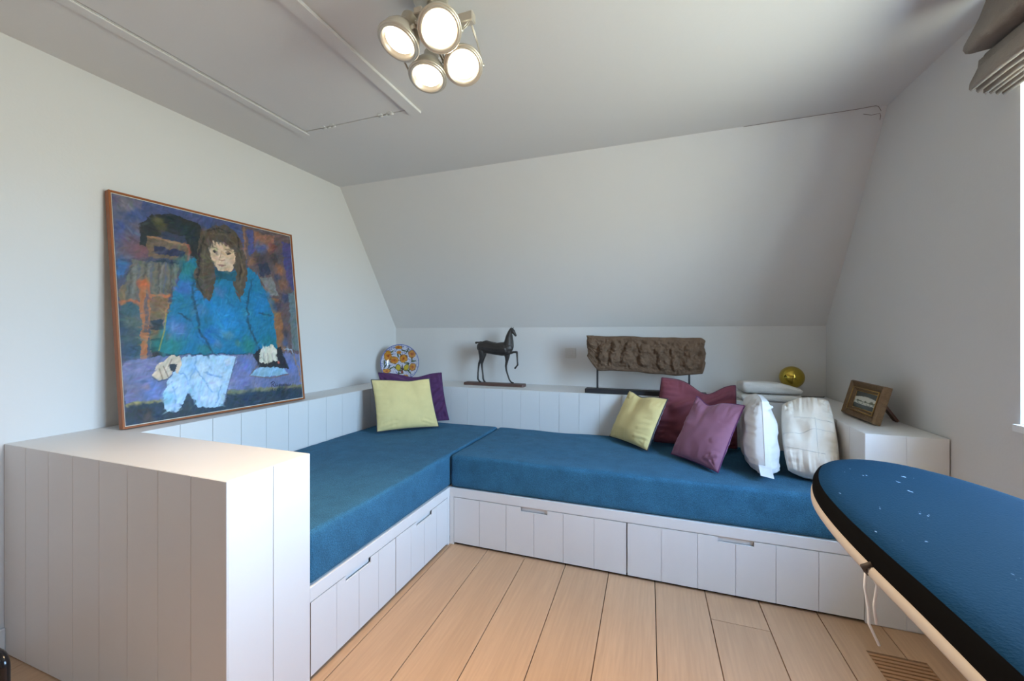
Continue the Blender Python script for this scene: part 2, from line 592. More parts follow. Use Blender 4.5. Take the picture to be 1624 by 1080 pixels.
bb = thing('bench_base', 'white bench base with two wide drawers along the back wall', 'bench', (-0.17, 2.45, 0))
MB().box(XB + 0.0005, RX, FB, LY, 0.272, 0.322).build('platform', M_white, bb, bevel=0.0012)
MB().box(XB + 0.0005, RX, FB + 0.045, LY, 0.0, 0.2715).build('carcass', M_core, bb)
MB().box(XB + 0.0005, -1.114, FB, FB + 0.03, 0.0, 0.272).build('corner_post', M_white, bb, bevel=0.001)
drawer(bb, 'x', -1.112, -0.162, 6, FB, -1)
drawer(bb, 'x', -0.158, RX - 0.002, 6, FB, -1)

# --- ledges that carry the picture, the plate and the sculptures
ll = thing('backrest_ledge', 'white ledge along the left wall under the leaning painting', 'ledge', ((XL + LX) / 2, 1.9, 0))
MB().box(XL + 0.002, LX - TH, CY1, YB - 0.001, 0.0, ZT - 0.019).build('body', M_core, ll)
MB().box(XL + 0.002, LX - TH, CY1, YB - 0.001, ZT - 0.018, ZT).build('top', M_white, ll)
e = [CY1 + 0.0, 1.262] + [1.262 + 0.1455 * k for k in range(1, 12)]
e = [v for v in e if v < LY - 0.03] + [LY]
for i in range(len(e) - 1):
    board(ll, 'y', e[i], e[i + 1], 0.33, ZT, LX, 1, grow=(i > 0, True))
lb = thing('backrest_ledge', 'white ledge along the back wall under the horse and stone carving', 'ledge', (-0.6, 3.05, 0))
MB().box(LX - TH + 0.0005, RX, LY + TH, YB - 0.001, 0.0, ZT - 0.019).build('body', M_core, lb)
MB().box(LX - TH + 0.0005, RX, LY + TH, YB - 0.001, ZT - 0.018, ZT).build('top', M_white, lb)
e = [-1.544 + 0.1432 * k for k in range(-4, 20)]
e = [LX] + [v for v in e if LX + 0.03 < v < RX - 0.03] + [RX]
for i in range(len(e) - 1):
    board(lb, 'x', e[i], e[i + 1], 0.33, ZT, LY, -1)

# --- right end cabinet
rc = thing('end_cabinet', 'low white end cabinet against the right wall under the small framed picture', 'cabinet', (0.92, 2.6, 0))
def xw(y):
    return xr(y) - 0.005
def skew(x0, y0, y1, z0, z1, name, mt):
    b = [(x0, y0, z0), (xw(y0), y0, z0), (xw(y1), y1, z0), (x0, y1, z0)]
    m = MB(); m.hexa(b, [(p[0], p[1], z1) for p in b])
    return m.build(name, mt, rc)
skew(RX + TH, FB + TH, YB - 0.002, 0.0, ZT - 0.019, 'body', M_core)
skew(RX + TH, FB + TH, YB - 0.002, ZT - 0.018, ZT, 'top', M_white)
e = [RX, 0.93, xw(FB)]
for i in range(2):
    board(rc, 'x', e[i], e[i + 1], 0.004, ZT, FB, -1, grow=(False, i < 1))
e = np.linspace(FB + TH, YB - 0.002, 9)
for i in range(8):
    board(rc, 'y', e[i], e[i + 1], 0.33, ZT, RX, -1, grow=(i > 0, i < 7))

# --- mattresses
def mattress(x0, x1, y0, y1, label, seed, n):
    zc, hgt = (0.323 + 0.507) / 2, 0.507 - 0.323
    def fn(q):
        p = Vector((q.x * 3.0, q.y * 3.0, seed))
        w = mnoise.noise(p) * 0.006 + mnoise.noise(Vector((q.x * 6, q.y * 16, seed))) * 0.003
        up = smoothstep(0.40, 0.50, q.z)
        q.z += w * up
        ed = min(q.x - x0, x1 - q.x, q.y - y0, y1 - q.y)
        if 0.34 < q.z:
            k = mnoise.noise(Vector((q.x * 5, q.y * 5, q.z * 30 + seed))) * 0.0025
            q.x = min(x1, max(x0, q.x + k)); q.y = min(y1, max(y0, q.y + k))
        return q
    m = MB().rbox((x0 + x1) / 2, (y0 + y1) / 2, zc, x1 - x0, y1 - y0, hgt, 0.022, n, fn)
    c = Vector(((x0 + x1) / 2, (y0 + y1) / 2, 0.323))
    m.v = [tuple(Vector(v) - c) for v in m.v]
    o = m.build('mattress', M_teal)
    o.location = c
    return tag(o, label, 'mattress')
mattress(LX + 0.002, XB - 0.004, CY1 + 0.002, LY - 0.002, 'teal velour seat mattress on the left bench', 1.5, (24, 40, 5))
mattress(XB + 0.002, RX - 0.002, FB + 0.001, LY - 0.002, 'teal velour seat mattress on the back bench below the stone carving', 7.2, (44, 20, 5))
# the left bench mattress runs into the corner; the seam lies over the corner post

# ================================================================== FLOOR GRILLE
M_gr = mat('oak_slat', L3(176, 132, 92), 0.5, var=0.15, vscale=20, stretch=(0.3, 2, 1))
gr = thing('floor_grille', 'oak slatted air grille set flush into the floor by the ironing board', 'vent', (fx(0.81, 1.7), 1.68, 0))
m = MB()
b = [(fx(GX0 + 0.002, GY0), GY0, -0.019), (fx(GX1 - 0.002, GY0), GY0, -0.019), (fx(GX1 - 0.002, GY1), GY1, -0.019), (fx(GX0 + 0.002, GY1), GY1, -0.019)]
m.hexa(b, [(p[0], p[1], -0.016) for p in b]); m.build('tray', M_dark, gr)
y = GY1 - 0.008
while y > GY0 + 0.012:
    m = MB()
    y0, y1 = y - 0.0125, y
    b = [(fx(GX0 + 0.001, y0), y0, -0.016), (fx(GX1 - 0.001, y0), y0, -0.016), (fx(GX1 - 0.001, y1), y1, -0.016), (fx(GX0 + 0.001, y1), y1, -0.016)]
    m.hexa(b, [(p[0], p[1], -0.001) for p in b])
    m.build('slat', M_gr, gr, bevel=0.001)
    y -= 0.0195

# ================================================================== CEILING SPOTLIGHT
M_steel = mat('brushed_nickel', (0.62, 0.56, 0.47), 0.34, metallic=0.6)
M_lens = bpy.data.materials.new('lit_lens')
M_lens.use_nodes = True
b_ = M_lens.node_tree.nodes['Principled BSDF']
b_.inputs['Base Color'].default_value = (0.9, 0.85, 0.75, 1)
b_.inputs['Emission Color'].default_value = (1.0, 0.86, 0.66, 1)
b_.inputs['Emission Strength'].default_value = 9.0
CAMP = Vector((0, 0, 1.2))
RIGHT = Vector((math.cos(YAW), math.sin(YAW), 0))
sp = thing('ceiling_spotlight', 'metal ceiling fixture with four lit round spot heads', 'light', (-0.72, 1.22, ZC))
sp.location = (0, 0, 0)
MB().lathe([(0.0, ZC - 0.03), (0.052, ZC - 0.03), (0.058, ZC - 0.024), (0.058, ZC)], 32, Matrix.Translation((-0.72, 1.20, 0))).build('ceiling_plate', M_steel, sp)
MB().tube([(-0.72, 1.20, ZC - 0.02), (-0.72, 1.20, 2.225)], 0.011, 12).build('stem', M_steel, sp)
MB().box(-0.885, -0.565, 1.195, 1.222, 2.200, 2.232).build('crossbar', M_steel, sp, bevel=0.003)
MB().box(-0.735, -0.705, 1.12, 1.30, 2.205, 2.228).build('crossbar', M_steel, sp, bevel=0.003)
heads = [  # lens centre, aim direction
    (Vector((-0.792, 1.125, 2.135)), Vector((-0.16, -0.36, -0.92))),
    (Vector((-0.650, 1.138, 2.150)), Vector((0.34, -0.52, -0.78))),
    (Vector((-0.785, 1.290, 2.118)), Vector((0.04, -0.30, -0.95))),
    (Vector((-0.655, 1.312, 2.142)), Vector((0.28, -0.52, -0.80))),
]
for i, (p, dr) in enumerate(heads):
    dr = dr.normalized()
    Mx = Matrix.Translation(p) @ dr.to_track_quat('Z', 'Y').to_matrix().to_4x4()
    R = 0.064
    hd = MB().lathe([(0.0, -0.112), (0.024, -0.112), (0.027, -0.106), (0.027, -0.070), (0.034, -0.062), (0.050, -0.048), (0.060, -0.030), (R, -0.012), (R, 0.004), (R - 0.004, 0.010), (R - 0.009, 0.008), (R - 0.012, 0.0), (R - 0.0185, -0.007)], 40, Mx).build('spot_head', M_steel, sp)
    ring = [(Mx @ Vector((math.cos(t) * (R + 0.0005), math.sin(t) * (R + 0.0005), 0.0))) for t in np.linspace(0, 2 * math.pi, 48, endpoint=False)]
    MB().tube(ring, 0.0048, 8, closed=True).build('rim', M_steel, hd)
    MB().lathe([(0.0, -0.004), (0.025, -0.0045), (0.0455, -0.007)], 40, Mx).build('lens', M_lens, hd)
    # wire yoke from the crossbar to the two pivots
    side = Vector((0, 0, 1)).cross(dr)
    side = side.normalized()
    if side.x < 0:
        side = -side
    anchor = Vector((p.x, 1.208, 2.215))
    mid = p - dr * 0.02
    for sg in (-1, 1):
        a = anchor + Vector((sg * 0.074, 0, 0))
        a.x = min(-0.572, max(-0.878, a.x))
        e = mid + side * sg * 0.069
        for off in (-0.005, 0.005):
            ofs = Vector((0, 0, off))
            MB().tube([a + ofs, a.lerp(e, 0.5) + ofs + Vector((sg * 0.004, 0, 0.0)), e + ofs * 0.4], 0.0021, 6).build('yoke_wire', M_steel, sp)
        MB().tube([e - side * sg * 0.012, e + side * sg * 0.006], 0.006, 10).build('pivot', M_steel, sp)
    ld = bpy.data.lights.new('spot_beam', 'SPOT')
    ld.energy = LAMP_WATTS
    ld.color = (1.0, 0.72, 0.44)
    ld.spot_size = math.radians(105)
    ld.spot_blend = 0.75
    ld.shadow_soft_size = 0.045
    lo = bpy.data.objects.new('spot_beam', ld)
    lo.location = p + dr * 0.016
    lo.rotation_euler = (-dr).to_track_quat('Z', 'Y').to_euler()
    C.objects.link(lo)
    lo.parent = sp

# ================================================================== PAINTING
M_pframe = mat('walnut_frame', L3(150, 86, 44), 0.45, var=0.25, vscale=30, stretch=(1, 1, 0.2), spec=0.4)
M_canvas = attr_mat('oil_paint', 0.55, bump=0.08, bscale=150, spec=0.35)
M_linen = mat('raw_canvas_edge', (0.72, 0.66, 0.56), 0.8)
ART = [
('p',(66,72,118),[(-0.015,-0.016),(1.047,-0.025),(0.963,0.155),(0.621,0.17),(0.423,0.057),(0.111,0.086),(-0.026,0.16)]),
('p',(92,86,112),[(-0.015,-0.016),(0.127,-0.0),(0.117,0.138),(0.135,0.242),(0.038,0.29),(-0.017,0.299)]),
('b',(60,75,130),0.07,(0.037,0.172),0.8),
('b',(60,72,125),0.05,(0.082,0.072),0.8),
('b',(112,78,88),0.07,(0.071,0.222),0.8),
('b',(120,110,130),0.04,(0.056,0.036),0.8),
('b',(60,90,150),0.04,(0.023,0.313),0.8),
('b',(115,70,80),0.05,(0.11,0.236),0.8),
('p',(38,41,44),[(0.109,0.108),(0.165,0.052),(0.277,0.03),(0.397,0.051),(0.424,0.106),(0.374,0.236),(0.338,0.218),(0.326,0.156),(0.136,0.161),(0.137,0.215),(0.102,0.208)]),
('b',(100,88,52),0.03,(0.197,0.084),0.9),
('b',(80,72,46),0.03,(0.209,0.112),0.7),
('b',(30,45,45),0.05,(0.332,0.09),0.7),
('p',(52,56,82),[(0.202,0.125),(0.318,0.13),(0.331,0.167),(0.199,0.159)]),
('p',(112,84,68),[(0.138,0.161),(0.334,0.166),(0.332,0.248),(0.134,0.255)]),
('l',(168,108,74),0.012,[(0.14,0.166),(0.232,0.167),(0.329,0.17)]),
('p',(44,46,76),[(0.169,0.201),(0.311,0.206),(0.302,0.234),(0.167,0.232)]),
('p',(44,54,68),[(0.17,0.258),(0.283,0.26),(0.274,0.281),(0.169,0.273)]),
('l',(175,85,72),0.012,[(0.334,0.17),(0.332,0.242)]),
('p',(52,92,152),[(0.006,0.29),(0.046,0.291),(0.03,0.355),(0.004,0.358)]),
('p',(104,94,86),[(0.067,0.28),(0.282,0.271),(0.251,0.368),(0.209,0.438),(0.016,0.477),(0.031,0.393)]),
('l',(84,74,70),0.01,[(0.066,0.301),(0.049,0.432)]),
('l',(122,112,108),0.01,[(0.08,0.299),(0.067,0.43)]),
('l',(92,88,104),0.01,[(0.094,0.297),(0.086,0.428)]),
('l',(120,100,84),0.01,[(0.108,0.295),(0.09,0.428)]),
('l',(84,74,70),0.01,[(0.122,0.292),(0.109,0.426)]),
('l',(122,112,108),0.01,[(0.136,0.29),(0.128,0.424)]),
('l',(92,88,104),0.01,[(0.151,0.288),(0.132,0.424)]),
('l',(120,100,84),0.01,[(0.166,0.286),(0.152,0.422)]),
('l',(84,74,70),0.01,[(0.181,0.283),(0.172,0.42)]),
('l',(122,112,108),0.01,[(0.196,0.281),(0.176,0.42)]),
('l',(92,88,104),0.01,[(0.212,0.279),(0.197,0.418)]),
('l',(120,100,84),0.01,[(0.227,0.276),(0.218,0.416)]),
('l',(84,74,70),0.01,[(0.243,0.274),(0.222,0.415)]),
('l',(122,112,108),0.01,[(0.259,0.271),(0.244,0.413)]),
('p',(120,92,70),[(0.01,0.405),(0.04,0.392),(0.023,0.484),(0.006,0.486)]),
('p',(62,84,94),[(0.006,0.486),(0.092,0.474),(0.076,0.719),(0.005,0.723)]),
('b',(44,60,84),0.05,(0.016,0.584),0.8),
('b',(44,66,96),0.05,(0.016,0.683),0.8),
('b',(90,98,88),0.04,(0.057,0.563),0.6),
('p',(122,90,66),[(0.126,0.456),(0.215,0.436),(0.179,0.612),(0.122,0.711)]),
('p',(48,56,66),[(0.125,0.548),(0.187,0.548),(0.18,0.589),(0.126,0.588)]),
('p',(44,46,52),[(0.128,0.631),(0.177,0.623),(0.161,0.719),(0.124,0.716)]),
('p',(176,98,60),[(0.088,0.378),(0.132,0.373),(0.136,0.455),(0.101,0.727),(0.076,0.726),(0.091,0.469)]),
('p',(110,84,84),[(0.111,0.415),(0.127,0.414),(0.115,0.602),(0.098,0.603)]),
('l',(190,96,58),0.018,[(0.011,0.475),(0.054,0.467),(0.082,0.475)]),
('l',(196,104,60),0.016,[(0.133,0.443),(0.221,0.429)]),
('b',(205,90,50),0.025,(0.109,0.386),0.9),
('l',(190,120,70),0.008,[(0.212,0.471),(0.191,0.558),(0.178,0.623)]),
('p',(98,74,78),[(0.649,0.005),(1.046,-0.017),(1.016,0.762),(0.815,0.707),(0.819,0.483),(0.749,0.298),(0.675,0.243)]),
('l',(150,98,74),0.014,[(0.667,0.015),(0.659,0.19)]),
('p',(66,72,130),[(0.688,0.017),(0.725,0.022),(0.722,0.139),(0.683,0.172)]),
('p',(152,92,72),[(0.733,0.025),(0.878,0.025),(0.86,0.164),(0.79,0.099),(0.73,0.117)]),
('p',(70,62,118),[(0.931,0.046),(1.013,0.05),(1.008,0.355),(0.942,0.304)]),
('b',(58,50,58),0.05,(0.762,0.187),0.8),
('b',(70,82,140),0.04,(0.772,0.109),0.8),
('b',(150,92,66),0.03,(0.695,0.204),0.8),
('b',(54,46,54),0.045,(0.861,0.157),0.8),
('b',(120,60,64),0.03,(0.862,0.086),0.8),
('p',(52,52,72),[(0.742,0.217),(0.813,0.193),(0.83,0.26),(0.751,0.277)]),
('p',(120,114,118),[(0.747,0.282),(0.836,0.282),(0.873,0.382),(0.803,0.379)]),
('b',(150,110,100),0.03,(0.783,0.362),0.6),
('b',(150,88,58),0.04,(0.898,0.223),0.8),
('b',(52,60,96),0.03,(0.881,0.282),0.8),
('b',(140,84,56),0.05,(0.923,0.306),0.8),
('p',(146,90,60),[(0.795,0.399),(0.877,0.402),(0.901,0.709),(0.824,0.703)]),
('b',(60,52,76),0.035,(0.863,0.452),0.8),
('b',(58,60,100),0.03,(0.93,0.391),0.8),
('b',(62,56,74),0.03,(0.901,0.605),0.8),
('b',(70,80,120),0.03,(0.893,0.66),0.8),
('p',(96,106,112),[(0.957,0.36),(1.025,0.339),(1.008,0.719),(0.942,0.71)]),
('p',(14,108,152),[(0.306,0.264),(0.362,0.228),(0.426,0.29),(0.595,0.267),(0.675,0.238),(0.738,0.275),(0.789,0.402),(0.827,0.51),(0.831,0.694),(0.693,0.752),(0.649,0.724),(0.322,0.72),(0.258,0.712),(0.219,0.717),(0.155,0.688),(0.185,0.601),(0.216,0.492),(0.262,0.367)]),
('b',(18,122,190),0.09,(0.521,0.547),0.9),
('b',(20,120,185),0.08,(0.474,0.476),0.7),
('b',(14,110,175),0.08,(0.748,0.433),0.8),
('b',(20,100,170),0.06,(0.406,0.621),0.8),
('b',(24,108,190),0.05,(0.403,0.656),0.7),
('b',(26,112,118),0.07,(0.331,0.295),0.9),
('b',(24,116,118),0.08,(0.202,0.655),0.9),
('b',(80,104,170),0.06,(0.253,0.578),0.8),
('b',(50,90,165),0.05,(0.293,0.386),0.8),
('b',(30,110,180),0.05,(0.377,0.401),0.8),
('b',(24,112,124),0.06,(0.385,0.702),0.8),
('b',(22,116,120),0.05,(0.64,0.671),0.9),
('b',(24,112,120),0.05,(0.77,0.659),0.8),
('b',(90,105,160),0.04,(0.483,0.391),0.6),
('b',(90,110,165),0.04,(0.368,0.489),0.5),
('b',(110,130,140),0.03,(0.52,0.621),0.5),
('b',(90,150,190),0.03,(0.495,0.597),0.4),
('b',(100,120,170),0.03,(0.454,0.669),0.5),
('b',(120,100,120),0.02,(0.205,0.623),0.5),
('b',(100,120,90),0.02,(0.566,0.658),0.5),
('b',(60,150,180),0.03,(0.645,0.492),0.4),
('l',(24,72,98),0.012,[(0.349,0.322),(0.336,0.416),(0.348,0.507)]),
('l',(24,72,98),0.012,[(0.348,0.507),(0.358,0.599),(0.423,0.706)]),
('l',(24,72,98),0.012,[(0.639,0.543),(0.68,0.62),(0.711,0.704)]),
('l',(24,72,98),0.012,[(0.259,0.512),(0.314,0.543)]),
('l',(24,72,98),0.012,[(0.725,0.487),(0.807,0.504)]),
('l',(24,72,98),0.012,[(0.691,0.304),(0.652,0.44),(0.647,0.543)]),
('l',(150,140,70),0.006,[(0.203,0.515),(0.185,0.601),(0.157,0.686)]),
('l',(30,66,84),0.012,[(0.187,0.71),(0.323,0.714)]),
('l',(24,60,80),0.01,[(0.323,0.714),(0.649,0.719)]),
('p',(86,68,58),[(0.404,0.092),(0.463,0.048),(0.535,0.024),(0.608,0.048),(0.646,0.112),(0.661,0.203),(0.659,0.321),(0.604,0.433),(0.569,0.344),(0.584,0.266),(0.58,0.164),(0.546,0.121),(0.47,0.119),(0.436,0.165),(0.457,0.241),(0.477,0.287),(0.459,0.356),(0.423,0.446),(0.365,0.392),(0.349,0.322),(0.375,0.224),(0.389,0.137)]),
('l',(48,40,38),0.01,[(0.418,0.107),(0.384,0.222),(0.367,0.343),(0.388,0.411)]),
('l',(104,84,66),0.01,[(0.443,0.114),(0.399,0.232),(0.401,0.351),(0.426,0.42)]),
('l',(88,72,58),0.01,[(0.453,0.149),(0.42,0.24),(0.435,0.335)]),
('l',(48,40,38),0.01,[(0.616,0.079),(0.632,0.181),(0.62,0.313)]),
('l',(104,84,66),0.01,[(0.623,0.156),(0.639,0.258),(0.604,0.392)]),
('l',(88,72,58),0.01,[(0.596,0.2),(0.596,0.29),(0.598,0.38)]),
('l',(48,40,38),0.01,[(0.434,0.079),(0.504,0.051),(0.574,0.062)]),
('l',(104,84,66),0.01,[(0.459,0.092),(0.544,0.074),(0.61,0.132)]),
('b',(90,64,60),0.03,(0.418,0.373),0.6),
('b',(60,70,60),0.02,(0.39,0.399),0.5),
('b',(110,84,64),0.02,(0.602,0.341),0.6),
('p',(24,84,106),[(0.464,0.28),(0.598,0.272),(0.586,0.322),(0.467,0.326)]),
('b',(20,70,92),0.03,(0.492,0.297),0.7),
('p',(214,168,140),[(0.438,0.167),(0.467,0.122),(0.541,0.122),(0.59,0.154),(0.597,0.213),(0.573,0.257),(0.529,0.281),(0.488,0.274),(0.455,0.232)]),
('b',(190,138,116),0.02,(0.574,0.223),0.7),
('b',(226,184,156),0.018,(0.501,0.209),0.6),
('b',(196,140,122),0.015,(0.474,0.21),0.5),
('b',(180,130,108),0.02,(0.53,0.271),0.6),
('l',(108,84,72),0.005,[(0.457,0.163),(0.479,0.157),(0.498,0.166)]),
('l',(100,78,68),0.005,[(0.535,0.159),(0.558,0.155),(0.58,0.166)]),
('p',(70,56,50),[(0.461,0.18),(0.478,0.171),(0.496,0.176),(0.479,0.188)]),
('p',(66,54,48),[(0.533,0.177),(0.554,0.168),(0.576,0.177),(0.551,0.19)]),
('b',(40,34,34),0.006,(0.478,0.179),1),
('b',(40,34,34),0.006,(0.554,0.179),1),
('l',(176,124,104),0.005,[(0.514,0.17),(0.501,0.21)]),
('l',(168,112,96),0.006,[(0.495,0.22),(0.511,0.222),(0.529,0.216)]),
('p',(176,112,104),[(0.487,0.246),(0.509,0.239),(0.534,0.243),(0.511,0.254)]),
('l',(140,90,86),0.004,[(0.486,0.247),(0.534,0.244)]),
('l',(84,66,54),0.007,[(0.467,0.117),(0.458,0.156)]),
('l',(84,66,54),0.007,[(0.484,0.111),(0.478,0.142)]),
('l',(84,66,54),0.007,[(0.503,0.109),(0.501,0.135)]),
('l',(84,66,54),0.007,[(0.526,0.11),(0.526,0.135)]),
('l',(84,66,54),0.007,[(0.547,0.113),(0.548,0.141)]),
('l',(84,66,54),0.007,[(0.565,0.118),(0.573,0.152)]),
('l',(84,66,54),0.007,[(0.452,0.135),(0.442,0.176)]),
('p',(104,106,150),[(0.001,0.729),(0.155,0.715),(0.299,0.713),(0.696,0.721),(1.007,0.73),(1.016,0.922),(0.481,0.92),(0.169,0.923),(0.005,0.906)]),
('b',(124,116,160),0.06,(0.08,0.774),0.8),
('b',(96,116,190),0.05,(0.123,0.858),0.8),
('b',(120,116,170),0.07,(0.573,0.855),0.8),
('b',(98,112,180),0.05,(0.613,0.771),0.8),
('b',(132,124,172),0.06,(0.486,0.871),0.8),
('b',(110,100,130),0.05,(0.037,0.84),0.8),
('b',(92,108,180),0.04,(0.927,0.814),0.8),
('b',(130,120,150),0.04,(0.657,0.912),0.8),
('b',(150,110,110),0.02,(0.089,0.845),0.6),
('p',(48,60,76),[(0.002,0.915),(0.17,0.917),(0.481,0.92),(1.026,0.935),(1.013,1.019),(-0.001,1.007)]),
('l',(150,128,78),0.014,[(0.009,0.916),(0.089,0.915),(0.17,0.911)]),
('l',(132,120,84),0.022,[(0.481,0.916),(0.687,0.921),(1.014,0.931)]),
('b',(190,150,90),0.012,(0.05,0.918),0.8),
('b',(40,48,60),0.05,(0.066,0.961),0.8),
('b',(40,60,92),0.05,(0.622,0.946),0.7),
('b',(90,70,66),0.03,(0.093,0.985),0.6),
('b',(34,44,56),0.05,(0.853,0.952),0.7),
('p',(166,188,220),[(0.261,0.723),(0.334,0.717),(0.564,0.727),(0.523,0.817),(0.459,0.976),(0.358,0.98),(0.274,0.933),(0.246,0.943),(0.221,0.976),(0.174,0.969),(0.159,0.895),(0.188,0.823),(0.232,0.773)]),
('b',(196,202,232),0.06,(0.408,0.853),0.9),
('b',(190,196,228),0.05,(0.228,0.869),0.9),
('b',(204,206,230),0.05,(0.353,0.78),0.7),
('b',(130,165,210),0.03,(0.316,0.778),0.7),
('b',(200,200,228),0.05,(0.376,0.918),0.8),
('b',(130,180,210),0.03,(0.186,0.906),0.8),
('b',(140,175,215),0.03,(0.296,0.744),0.7),
('b',(214,190,204),0.02,(0.499,0.753),0.6),
('l',(126,158,206),0.008,[(0.334,0.723),(0.322,0.779),(0.288,0.831)]),
('l',(126,158,206),0.008,[(0.322,0.779),(0.371,0.849),(0.404,0.898)]),
('l',(126,158,206),0.008,[(0.23,0.779),(0.267,0.808),(0.286,0.853)]),
('l',(126,158,206),0.008,[(0.209,0.835),(0.219,0.91),(0.208,0.966)]),
('l',(126,158,206),0.008,[(0.375,0.805),(0.463,0.834)]),
('l',(126,158,206),0.008,[(0.458,0.88),(0.424,0.957)]),
('p',(56,66,84),[(0.25,0.948),(0.28,0.89),(0.313,0.938),(0.298,0.979),(0.247,0.972)]),
('l',(84,92,120),0.006,[(0.558,0.729),(0.523,0.817),(0.459,0.976)]),
('p',(214,178,156),[(0.121,0.799),(0.15,0.75),(0.206,0.71),(0.248,0.714),(0.258,0.764),(0.241,0.797),(0.225,0.773),(0.189,0.815),(0.146,0.822)]),
('p',(48,54,64),[(0.2,0.757),(0.216,0.747),(0.231,0.754),(0.222,0.786),(0.204,0.784)]),
('l',(150,112,96),0.005,[(0.172,0.759),(0.191,0.811)]),
('l',(150,112,96),0.005,[(0.153,0.769),(0.165,0.817)]),
('l',(150,112,96),0.005,[(0.212,0.73),(0.195,0.761)]),
('l',(70,80,110),0.006,[(0.121,0.803),(0.146,0.826),(0.188,0.819)]),
('p',(44,40,46),[(0.661,0.725),(0.715,0.698),(0.862,0.69),(0.904,0.82),(0.701,0.809)]),
('p',(134,166,196),[(0.632,0.837),(0.687,0.795),(0.872,0.814),(0.9,0.849),(0.764,0.857)]),
('l',(120,90,84),0.006,[(0.632,0.84),(0.764,0.863),(0.903,0.852)]),
('l',(110,84,76),0.005,[(0.632,0.835),(0.685,0.79)]),
('b',(220,84,62),0.012,(0.834,0.776),1),
('p',(214,192,176),[(0.703,0.721),(0.74,0.683),(0.802,0.676),(0.826,0.7),(0.823,0.763),(0.758,0.781),(0.706,0.77)]),
('l',(150,126,118),0.005,[(0.732,0.722),(0.731,0.766)]),
('l',(150,126,118),0.005,[(0.762,0.723),(0.761,0.768)]),
('l',(150,126,118),0.005,[(0.792,0.724),(0.791,0.769)]),
('l',(150,160,185),0.007,[(0.884,0.696),(0.935,0.708),(0.954,0.734)]),
('l',(170,118,84),0.008,[(0.954,0.734),(0.984,0.818),(0.998,0.907)]),
('l',(60,56,72),0.01,[(1.015,0.472),(1.016,0.734)]),
('l',(28,28,52),0.0035,[(0.778,0.885),(0.77,0.916)]),
('l',(28,28,52),0.0035,[(0.767,0.892),(0.785,0.883),(0.797,0.892),(0.779,0.901),(0.794,0.915)]),
('l',(28,28,52),0.0035,[(0.801,0.9),(0.801,0.913),(0.812,0.912),(0.813,0.901),(0.815,0.915)]),
('l',(28,28,52),0.0035,[(0.834,0.904),(0.823,0.905),(0.824,0.914),(0.833,0.911),(0.834,0.903),(0.829,0.929),(0.82,0.927)]),
('l',(28,28,52),0.0035,[(0.852,0.906),(0.841,0.906),(0.841,0.916),(0.851,0.913),(0.852,0.905),(0.847,0.93),(0.838,0.927)]),
('l',(28,28,52),0.0035,[(0.856,0.913),(0.866,0.91),(0.861,0.905),(0.856,0.912),(0.864,0.918)]),
('l',(28,28,52),0.0035,[(0.87,0.92),(0.873,0.908),(0.877,0.919),(0.88,0.909),(0.884,0.92)]),
('l',(28,28,52),0.0035,[(0.898,0.91),(0.891,0.911),(0.89,0.919),(0.897,0.917),(0.899,0.921)]),
('l',(28,28,52),0.0035,[(0.904,0.92),(0.906,0.911),(0.913,0.913),(0.914,0.92)]),
('l',(28,28,52),0.0035,[(0.779,0.924),(0.778,0.937)]),
('l',(28,28,52),0.0035,[(0.796,0.927),(0.789,0.929),(0.795,0.932),(0.793,0.94)]),
('l',(28,28,52),0.0035,[(0.813,0.929),(0.806,0.931),(0.812,0.934),(0.81,0.942)]),
('l',(28,28,52),0.0035,[(0.822,0.929),(0.829,0.932),(0.821,0.935),(0.828,0.94),(0.82,0.943)]),
]

NX, NY = 290, 340
S, T = np.meshgrid(np.linspace(0, 1, NX), np.linspace(0, 1, NY))
S0, T0 = S.copy(), T.copy()
Sw = S + 0.006 * vnoise(S, T, 34, 1) + 0.004 * vnoise(S, T, 80, 2)
Tw = T + 0.006 * vnoise(S, T, 34, 3) + 0.004 * vnoise(S, T, 80, 4)
img = np.tile(np.array((72, 70, 92), float), (NY, NX, 1))
def inpoly(pts, s, t):
    r = np.zeros(s.shape, bool)
    n = len(pts)
    for i in range(n):
        x1, y1 = pts[i]
        x2, y2 = pts[(i + 1) % n]
        if y1 == y2:
            continue
        c = ((y1 > t) != (y2 > t)) & (s < (x2 - x1) * (t - y1) / (y2 - y1) + x1)
        r ^= c
    return r
ASP = 1.052 / 0.912
for el in ART:
    k, col = el[0], np.array(el[1], float)
    if k == 'p':
        w = inpoly(el[2], Sw, Tw).astype(float)
    elif k == 'l':
        wd, pts = el[2], el[3]
        fine = wd < 0.0065
        s_, t_ = (S0, T0) if fine else (Sw, Tw)
        w = np.zeros(S.shape)
        for (x1, y1), (x2, y2) in zip(pts[:-1], pts[1:]):
            dx, dy = x2 - x1, (y2 - y1) * ASP
            q = np.clip(((s_ - x1) * dx + (t_ - y1) * ASP * dy) / (dx * dx + dy * dy + 1e-9), 0, 1)
            dd = np.hypot(s_ - x1 - q * dx, (t_ - y1) * ASP - q * dy)
            w = np.maximum(w, np.clip(1.5 - dd / (wd * 0.5) * 1.0, 0, 1))
        w *= 0.9
    else:
        r_, (x, y), al = el[2], el[3], el[4]
        rough = 0.0 if r_ < 0.014 else 0.35
        dd = np.hypot(Sw - x, (Tw - y) * ASP) / r_ + rough * vnoise(S, T, 40, 11)
        w = np.clip(1.6 - 1.25 * dd, 0, 1) * al
    img = img * (1 - w[..., None]) + col * w[..., None]
